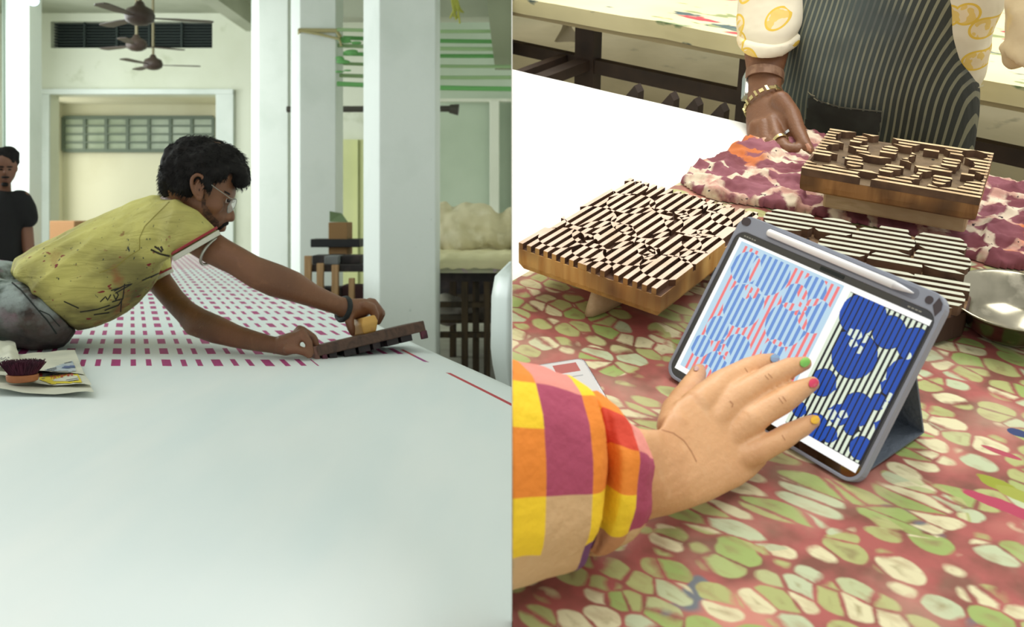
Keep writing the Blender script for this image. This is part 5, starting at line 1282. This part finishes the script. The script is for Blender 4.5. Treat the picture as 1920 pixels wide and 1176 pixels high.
pkt = patch('pocket', [(1519, 174), (1540, 189), (1580, 200), (1656, 208), (1648, 262), (1500, 262), (1512, 220)], bvP, mat('dark_pocket_twill', (46, 46, 42), .9, n=(20, (60, 62, 58), .45, .7)), apo, .004, 3)
sw = MB(); stroke([(1519, 173), (1540, 188), (1580, 199), (1656, 207)], bvP, 2.4, sw, .006); stroke([(1656, 207), (1650, 250)], bvP, 2, sw, .006)
sw.build('pocket_hem', mat('pocket_hem_grey', (98, 98, 88), .9), apo, kind='stuff')
sw = MB()
for pts in ([(1520, 170), (1526, 176), (1532, 178)], [(1530, 182), (1537, 187)], [(1553, 190), (1558, 192)], [(1826, 166), (1838, 160), (1842, 152)]): stroke(pts, bvP, 1.6, sw, .008)
sw.build('frayed_thread', mat('pale_thread', (180, 176, 150), .9), apo, kind='stuff')
# shirt with citrus slices
cn = NT('citrus_print_cotton', .85); g = cn; p = g.pos
px3 = g.sep(p); pv = g.comb(px3[0], px3[2]); vo = g.vor(pv, 19, 'F1', .9)
for nd2 in g.nt.nodes:
    if nd2.type == 'TEX_VORONOI': nd2.voronoi_dimensions = '2D'; dd_ = vo[0]
pick = g.rng(g.sep(vo[1])[0], .12, .14)
ring = g.math('MULTIPLY', g.math('GREATER_THAN', dd_, .31), g.math('LESS_THAN', dd_, .38)); disc = g.math('LESS_THAN', dd_, .31)
spk = g.math('GREATER_THAN', g.noise(g.vadd(p, (2, 2, 2)), 55, 1)[0], .52)
pat = g.math('MULTIPLY', g.math('MAXIMUM', ring, g.math('MULTIPLY', g.math('MULTIPLY', disc, spk), .75)), pick)
base = g.mix(g.rng(g.noise(p, 5, 2)[0], .4, .6), lin((236, 228, 204)), lin((222, 212, 188)))
c = g.mix(g.math('MULTIPLY', g.math('MULTIPLY', disc, pick), .35), base, lin((240, 204, 140))); c = g.mix(pat, c, lin((226, 190, 74))); c = g.mix(g.rng(g.noise(p, 40, 2)[0], .74, .76), c, lin((214, 110, 96)))
g.bump(g.noise(p, 9, 3)[0], .6, .02); citm = g.done(c)
sB = MB(); sB.rings(PB([(1480, 1905, -160, 2.0, .12), (1482, 1898, -60, 2.0, .12), (1484, 1881, 0, 1.99, .12), (1488, 1866, 50, 1.985, .12), (1492, 1858, 78, 1.98, .11), (1495, 1856, 96, 1.98, .11), (1500, 1846, 118, 1.98, .11), (1500, 1842, 150, 1.98, .10), (1504, 1832, 168, 1.98, .09), (1505, 1826, 260, 1.98, .09)]))
# right sleeve over the working arm
AB = 1.80
sB.rings([section(WP(xl, yl, b), WP(xr, yr, b), tv(-h)+Vector((0, 0, -.012)), 24, 2.2) for xl, yl, xr, yr, b, h in ((1412, -130, 1540, -110, 1.93, .075), (1396, -50, 1515, -40, 1.87, .07), (1390, 0, 1506, 5, 1.83, .062), (1389, 30, 1500, 50, 1.80, .058), (1392, 58, 1490, 78, 1.79, .055), (1398, 72, 1484, 86, 1.79, .052))])
sS = fuse(sB, .008, 3, lambda p: (lambda q: .006*noise.noise(Vector((q.x*10, q.y*8, q.z*16))))(MRI @ p))
sS.build('shirt', citm, pr, smooth=True)
cfr = MB(); cfr.rings([section(WP(xl, yl, b), WP(xr, yr, b), tv(-h)+Vector((0, 0, -.012)), 28, 2.2) for xl, yl, xr, yr, b, h in ((1389, 48, 1497, 70, 1.79, .062), (1391, 66, 1492, 88, 1.785, .062), (1396, 76, 1487, 95, 1.785, .058))])
fuse(cfr, .006, 2, lambda p: .003*noise.noise(p*30)).build('rolled_cuff', citm, pr, smooth=True)
# the other sleeve at the frame's right edge
s2_ = MB(); s2_.rings([section(WP(xl, yl, b), WP(xr, yr, b), tv(-h), 20, 2.2) for xl, yl, xr, yr, b, h in ((1902, -140, 2010, -120, 1.9, .07), (1897, -40, 1990, -20, 1.85, .07), (1892, 20, 1985, 40, 1.82, .065), (1886, 60, 1980, 95, 1.80, .06), (1884, 96, 1965, 128, 1.79, .055))])
s2_.ball(WP(1886, 88, 1.79), .012, 10); s2_.ball(WP(1905, 108, 1.79), .022, 12)
fuse(s2_, .007, 2, lambda p: .007*noise.noise(p*16)+.003*noise.noise(p*40)).build('sleeve', mat('tan_sleeve_cotton', (206, 186, 148), .9, n=(9, (224, 196, 130), .6, .7), bump=(12, .6)), pr, smooth=True)
# forearm and hand pressing on the cloth
hb2 = MB()
def hp_(px, py, b): return WP(px, py, b)
hb2.rings([section(hp_(xl, yl, b), hp_(xr, yr, b), tv(-h), 24, 2.1) for xl, yl, xr, yr, b, h in ((1408, 0, 1488, 10, 1.835, .035), (1400, 60, 1480, 76, 1.80, .037), (1400, 100, 1474, 108, 1.775, .038), (1404, 135, 1465, 140, 1.755, .032), (1406, 165, 1462, 165, 1.73, .028), (1402, 195, 1474, 180, 1.70, .028), (1401, 225, 1484, 205, 1.675, .030), (1403, 250, 1480, 232, 1.655, .030), (1408, 266, 1466, 255, 1.645, .026))])
pw_ = 1.85/F
def ch(pts, rad): hb2.limb([hp_(*q) for q in pts], [r_*pw_ for r_ in rad], 14)
# curled fingers (knuckle, middle joint, tip) from little finger to index, thumb straight down-right
ch([(1418, 238, 1.64), (1413, 262, 1.63), (1432, 272, 1.60), (1450, 270, 1.60)], [15, 14, 11, 9])
ch([(1432, 235, 1.64), (1436, 262, 1.615), (1458, 276, 1.595), (1478, 276, 1.60)], [15, 14, 12, 10])
ch([(1448, 228, 1.65), (1456, 255, 1.62), (1474, 279, 1.59), (1493, 281, 1.595), (1499, 275, 1.61)], [15, 13, 12, 11, 9])
ch([(1466, 222, 1.66), (1476, 246, 1.645), (1488, 262, 1.635), (1503, 258, 1.65)], [14, 11, 10, 9])
ch([(1494, 230, 1.70), (1505, 245, 1.71), (1512, 252, 1.71)], [10, 9, 8])
ch([(1464, 190, 1.68), (1484, 214, 1.665), (1497, 246, 1.635), (1509, 270, 1.61), (1519, 281, 1.60)], [20, 17, 14, 11.5, 8])
hS = fuse(hb2, .0028, 5)
hS.build('body', skinC, pr, smooth=True)
bvH = BVHTree.FromPolygons(hS.v, hS.f)
patch('thumb_nail', [(1509, 270), (1516, 268), (1522, 277), (1522, 285), (1514, 283)], bvH, mat('pinkish_nail', (176, 124, 96), .35), pr, .0008, 1.2)
goldm = mat('pale_gold', (206, 192, 140), .25, .9)
def band_on(name, pxc, w0, w1, b, R1, R2, axv, mt, parent=None, hgt=.004, thick=.0015, **k):
    c = hp_(*pxc); ax = axv.normalized(); up_ = (w0-ax*w0.dot(ax)).normalized(); v_ = ax.cross(up_); rs = []
    n_ = 32
    for i in range(n_+1):
        a = 2*PI*i/n_; o = (up_*math.cos(a)*R1+v_*math.sin(a)*R2); d_ = o.normalized()
        rs.append([c+o+ax*hgt, c+o+d_*thick+ax*hgt, c+o+d_*thick-ax*hgt, c+o-ax*hgt])
    return MB().rings(rs, caps=False).build(name, mt, parent, smooth=False, **k)
axf = hp_(1470, 272, 1.60)-hp_(1452, 246, 1.63)
rg_ = band_on('ring', (1463.5, 265, 1.606), hp_(1480, 258, 1.60)-hp_(1452, 274, 1.60), None, 0, .0128, .0128, axf, goldm, hgt=.0035, label='engraved pale gold ring on the curled finger of the hand beside the back block', cat='ring')
band_on('ring', (1480, 252, 1.641), hp_(1492, 246, 1.64)-hp_(1468, 258, 1.64), None, 0, .0114, .0114, hp_(1488, 262, 1.635)-hp_(1474, 244, 1.645), mat('silver_ring', (200, 206, 212), .2, .9), hgt=.0025, label='plain silver ring half hidden between thumb and curled fingers', cat='ring')
# watch
wt = thing('wristwatch', 'square silver watch on a brown leather strap', 'watch', MRI @ hp_(1434, 148, 1.75), M=MR)
axw = hp_(1434, 165, 1.735)-hp_(1436, 130, 1.757)
band_on('strap', (1434, 143, 1.752), hp_(1465, 143, 1.75)-hp_(1404, 143, 1.75), None, 0, .0325, .0365, axw, mat('tan_leather_strap', (150, 116, 92), .6, n=(60, (126, 92, 70), .45, .6)), wt, hgt=.0085, thick=.0028)
cW = hp_(1400, 160, 1.735); exw = axw.normalized(); ow = (hp_(1390, 160, 1.72)-hp_(1430, 160, 1.745)).normalized(); ow = (ow-exw*ow.dot(exw)).normalized(); sdw = exw.cross(ow)
MW = Matrix(((exw.x, sdw.x, ow.x, cW.x), (exw.y, sdw.y, ow.y, cW.y), (exw.z, sdw.z, ow.z, cW.z), (0, 0, 0, 1)))
MB().prism(rrect(-.024, -.018, .028, .018, .006), -.003, .006, MW).build('watch_case', mat('brushed_silver', (210, 214, 208), .25, .9), wt, bevel=.001)
MB().prism(rrect(-.020, -.015, .024, .015, .004), .0058, .0066, MW).build('watch_glass', mat('watch_crystal', (190, 206, 206), .05), wt)
MB().tube([MW @ Vector((0, .018, .002)), MW @ Vector((0, .0215, .002))], .003, 10).build('crown', mat('crown_steel', (190, 190, 186), .3, .9), wt)
# link bracelet
lk = thing('link_bracelet', 'chunky metal link bracelet below the watch', 'bracelet', MRI @ hp_(1430, 195, 1.70), M=MR)
cb_ = hp_(1432, 194, 1.708); axb = hp_(1440, 225, 1.68)-hp_(1428, 165, 1.735); axb = axb+(hp_(1470, 194, 1.7)-hp_(1400, 194, 1.7))*.35
ub = hp_(1471, 168, 1.715)-hp_(1400, 222, 1.69); axn = axb.normalized(); ub = (ub-axn*ub.dot(axn)).normalized(); vb = axn.cross(ub)
NL = 22
for i in range(NL):
    a = 2*PI*i/NL; rad_ = ub*math.cos(a)*.0395+vb*math.sin(a)*.033; o = rad_.normalized(); tg = (-ub*math.sin(a)*.0395+vb*math.cos(a)*.033).normalized(); ax2 = o.cross(tg)
    Ml = Matrix(((tg.x, ax2.x, o.x, (cb_+rad_).x), (tg.y, ax2.y, o.y, (cb_+rad_).y), (tg.z, ax2.z, o.z, (cb_+rad_).z), (0, 0, 0, 1)))
    if i % 2: MB().box((-.0022, -.0065, -.001), (.0022, .0065, .0022), Ml).build('link', goldm, lk)
    else: MB().box((-.0042, -.0042, -.001), (.0042, .0042, .0012), Ml).build('link', goldm, lk)
# legs below the table edge
lg = MB(); lg.v += []
LA = (Rb(1610, 250, 1.95).x, Rb(1715, 250, 1.95).x)
for a_ in LA: lg.limb([MR @ Vector((a_, 1.96, -.12)), MR @ Vector((a_, 1.95, -.45)), MR @ Vector((a_, 1.97, -.80))], [.085, .07, .055], 14)
fuse(lg, .012, 2).build('trousers', mat('grey_trousers', (70, 70, 66), .9), pr, smooth=True)
for a_ in LA: rb('shoe', MB().rings([[Vector((a_+math.cos(t)*w_*.045, 1.93+math.sin(t)*.125, FL+z)) for t in [2*PI*i/16 for i in range(16)]] for w_, z in ((1.0, 0), (1.05, .03), (.8, .075))]), blk, pr, smooth=True)

# ---- foreground hand on the tablet
ph_ = thing('person', 'hand with coloured nails reaching from a checked sleeve over the tablet', 'person', at(1150, 980, .93))
skinD = skinmat('warm_tan_skin', (216, 166, 118), (192, 138, 92), (222, 176, 130))
fh = MB(); pf = 1.03/F
fh.rings(PA([(1120, 780, 1090, 1005, .885, .042), (1180, 800, 1140, 992, .895, .040), (1215, 806, 1195, 980, .905, .036), (1236, 806, 1255, 966, .92, .031), (1240, 798, 1306, 950, .935, .027), (1250, 775, 1352, 930, .955, .0245), (1268, 752, 1388, 912, .972, .0225), (1296, 733, 1414, 894, .988, .020), (1328, 716, 1436, 872, 1.002, .0175), (1356, 712, 1444, 852, 1.012, .0145)], k=26, e=2.3))
def F5(pts, rad): fh.limb([at(*q) for q in pts], [r_*pf*(1.12 if k_ < 4 else 1.08) for k_, r_ in enumerate(rad)], 18)
F5([(1306, 760, .985), (1352, 722, 1.018), (1378, 706, 1.034), (1404, 693, 1.05), (1430, 681, 1.066), (1449, 675, 1.080)], [26, 24, 21.5, 20.5, 17, 12.5])
F5([(1330, 790, .985), (1378, 747, 1.005), (1410, 727, 1.018), (1443, 708, 1.028), (1480, 690, 1.042), (1508, 681, 1.054)], [26, 25, 21.5, 21, 18, 13])
F5([(1350, 830, .985), (1404, 791, .994), (1436, 770, 1.004), (1468, 752, 1.012), (1500, 732, 1.028), (1523, 720, 1.041)], [26, 25, 21.5, 21.5, 18, 13])
F5([(1360, 866, .98), (1418, 846, .985), (1448, 832, .994), (1472, 819, 1.003), (1504, 801, 1.016), (1525, 790, 1.027)], [24, 22, 19.5, 19.5, 16.5, 12])
F5([(1262, 800, .955), (1268, 772, .99), (1284, 744, 1.03), (1298, 720, 1.065), (1309, 700, 1.10), (1312, 693, 1.112)], [26, 25, 21.5, 18, 16, 12])
fh.ball(at(1375, 756, .998), .010, 14)
fS = fuse(fh, .0019, 6, lambda p: .0006*noise.noise(p*60))
fS.build('body', skinD, ph_, smooth=True)
bvF = BVHTree.FromPolygons(fS.v, fS.f)
def ell(cx, cy, rx_, ry_, rot):
    return [(cx+rx_*math.cos(t)*math.cos(rot)-ry_*math.sin(t)*math.sin(rot), cy+rx_*math.cos(t)*math.sin(rot)+ry_*math.sin(t)*math.cos(rot)) for t in [2*PI*i/18 for i in range(18)]]
for cx, cy, rx_, ry_, rot, col in ((1452, 672, 10, 8, -.45, (124, 164, 196)), (1508, 680, 11, 8.5, -.5, (134, 200, 84)), (1524, 719, 10.5, 8.5, -.55, (220, 72, 92)), (1527, 788, 9.5, 8, -.5, (240, 186, 30)), (1305, 692, 5, 6, .2, (196, 150, 130))):
    patch('finger_nail', ell(cx, cy, rx_, ry_, rot), bvF, mat('nail_lacquer', col, .2, coat=.5), ph_, .0011, 1.2)
crm = mat('skin_crease', (180, 126, 86), .7); sw = MB()
for pts, w_ in (([(1240, 806), (1262, 812), (1282, 826), (1296, 846), (1306, 866)], 1.6), ([(1368, 752), (1374, 758), (1372, 764)], 2), ([(1434, 704), (1441, 712)], 1.4), ([(1440, 701), (1448, 709)], 1.4), ([(1460, 746), (1468, 757)], 1.4), ([(1467, 743), (1474, 753)], 1.4), ([(1466, 816), (1472, 826)], 1.2), ([(1396, 690), (1402, 698)], 1.2)): stroke(pts, bvF, w_, sw, .0003)
sw.build('skin_creases', crm, ph_, kind='stuff')
# checked sleeve
KS = [(860, 655, 850, 1118, .80, .02, -.085), (925, 668, 915, 1098, .825, .02, -.08), (985, 683, 975, 1083, .845, .02, -.076), (1050, 700, 1035, 1066, .865, .02, -.072), (1088, 716, 1062, 1050, .873, .020, -.068),
      (1104, 734, 1078, 1030, .880, .018, -.052), (1122, 738, 1090, 1036, .884, .020, -.066), (1142, 758, 1112, 1022, .890, .022, -.066), (1160, 778, 1138, 1006, .898, .023, -.060), (1172, 790, 1152, 996, .905, .022, -.056), (1170, 800, 1150, 985, .905, .012, -.048), (1120, 800, 1100, 990, .895, .012, -.044)]
NRW = 48
secs = [section(at(a, b, d_), at(c, e_, d_), Vector((tx_, ty_, 0)), NRW, 2.3) for a, b, c, e_, d_, tx_, ty_ in KS]
fine = []; cidx = []
for i in range(len(secs)-1):
    n_ = 8
    for k_ in range(n_):
        t = k_/n_; P0, P1, P2, P3 = secs[max(i-1, 0)], secs[i], secs[i+1], secs[min(i+2, len(secs)-1)]
        fine.append([.5*((2*b)+(-a+c)*t+(2*a-5*b+4*c-d_)*t*t+(-a+3*b-3*c+d_)*t**3) for a, b, c, d_ in zip(P0, P1, P2, P3)]); cidx.append(i+t)
fine.append(secs[-1]); cidx.append(len(secs)-1)
cen = [sum(f, Vector((0, 0, 0)))/NRW for f in fine]
for j, f in enumerate(fine):
    for i in range(NRW):
        a = 2*PI*i/NRW; o = (f[i]-cen[j]).normalized()
        # crease swings towards the hand at mid height
        dlt = cidx[j]-(4.6+.9*math.exp(-((a-1.45)/.5)**2)-.3*math.sin(a))
        f[i] = f[i]-o*.021*math.exp(-(dlt/.30)**2)+o*(.004*noise.noise(Vector((a*1.6, cidx[j]*1.1, 2)))+.004*noise.noise(Vector((a*3, cidx[j]*.6, 7))))
CKC = {'O': (230, 134, 44), 'R': (206, 66, 44), 'Y': (242, 204, 40), 'M': (166, 70, 96), 'B': (206, 170, 124), 'P': (112, 66, 112), 'K': (222, 140, 128), 'L': (168, 140, 176), 'T': (196, 140, 96)}
keys = list(CKC); cm_ = [mat('check_cotton', CKC[k_], .85, bump=(90, .3)) for k_ in keys]
TAB = ['KOOBBLT', 'OYOYBBP', 'KMMBBBP', 'YOOYPT', 'OROYTB', 'OROYTB', 'KKMMBB', 'KKMMBB']
def colr(ci, a):
    col_ = 0 if ci < .9 else 1 if ci < 1.85 else 2 if ci < 3.2 else 3 if ci < 4.9 else 4 if ci < 7.1 else 6
    r_ = a/PI if a <= PI else (2*PI-a)/PI; row = TAB[col_]; return keys.index(row[min(int(r_*6), len(row)-1)])
slv = MB(); n = NRW; slv.v = [p for f in fine for p in f]
for j in range(len(fine)-1):
    for i in range(n):
        a = 2*PI*(i+.5)/n
        slv.f.append((j*n+i, j*n+(i+1) % n, (j+1)*n+(i+1) % n, (j+1)*n+i)); slv.mi.append(colr((cidx[j]+cidx[j+1])/2, a))
slv.build('sleeve', cm_, ph_, smooth=True, clip=1)
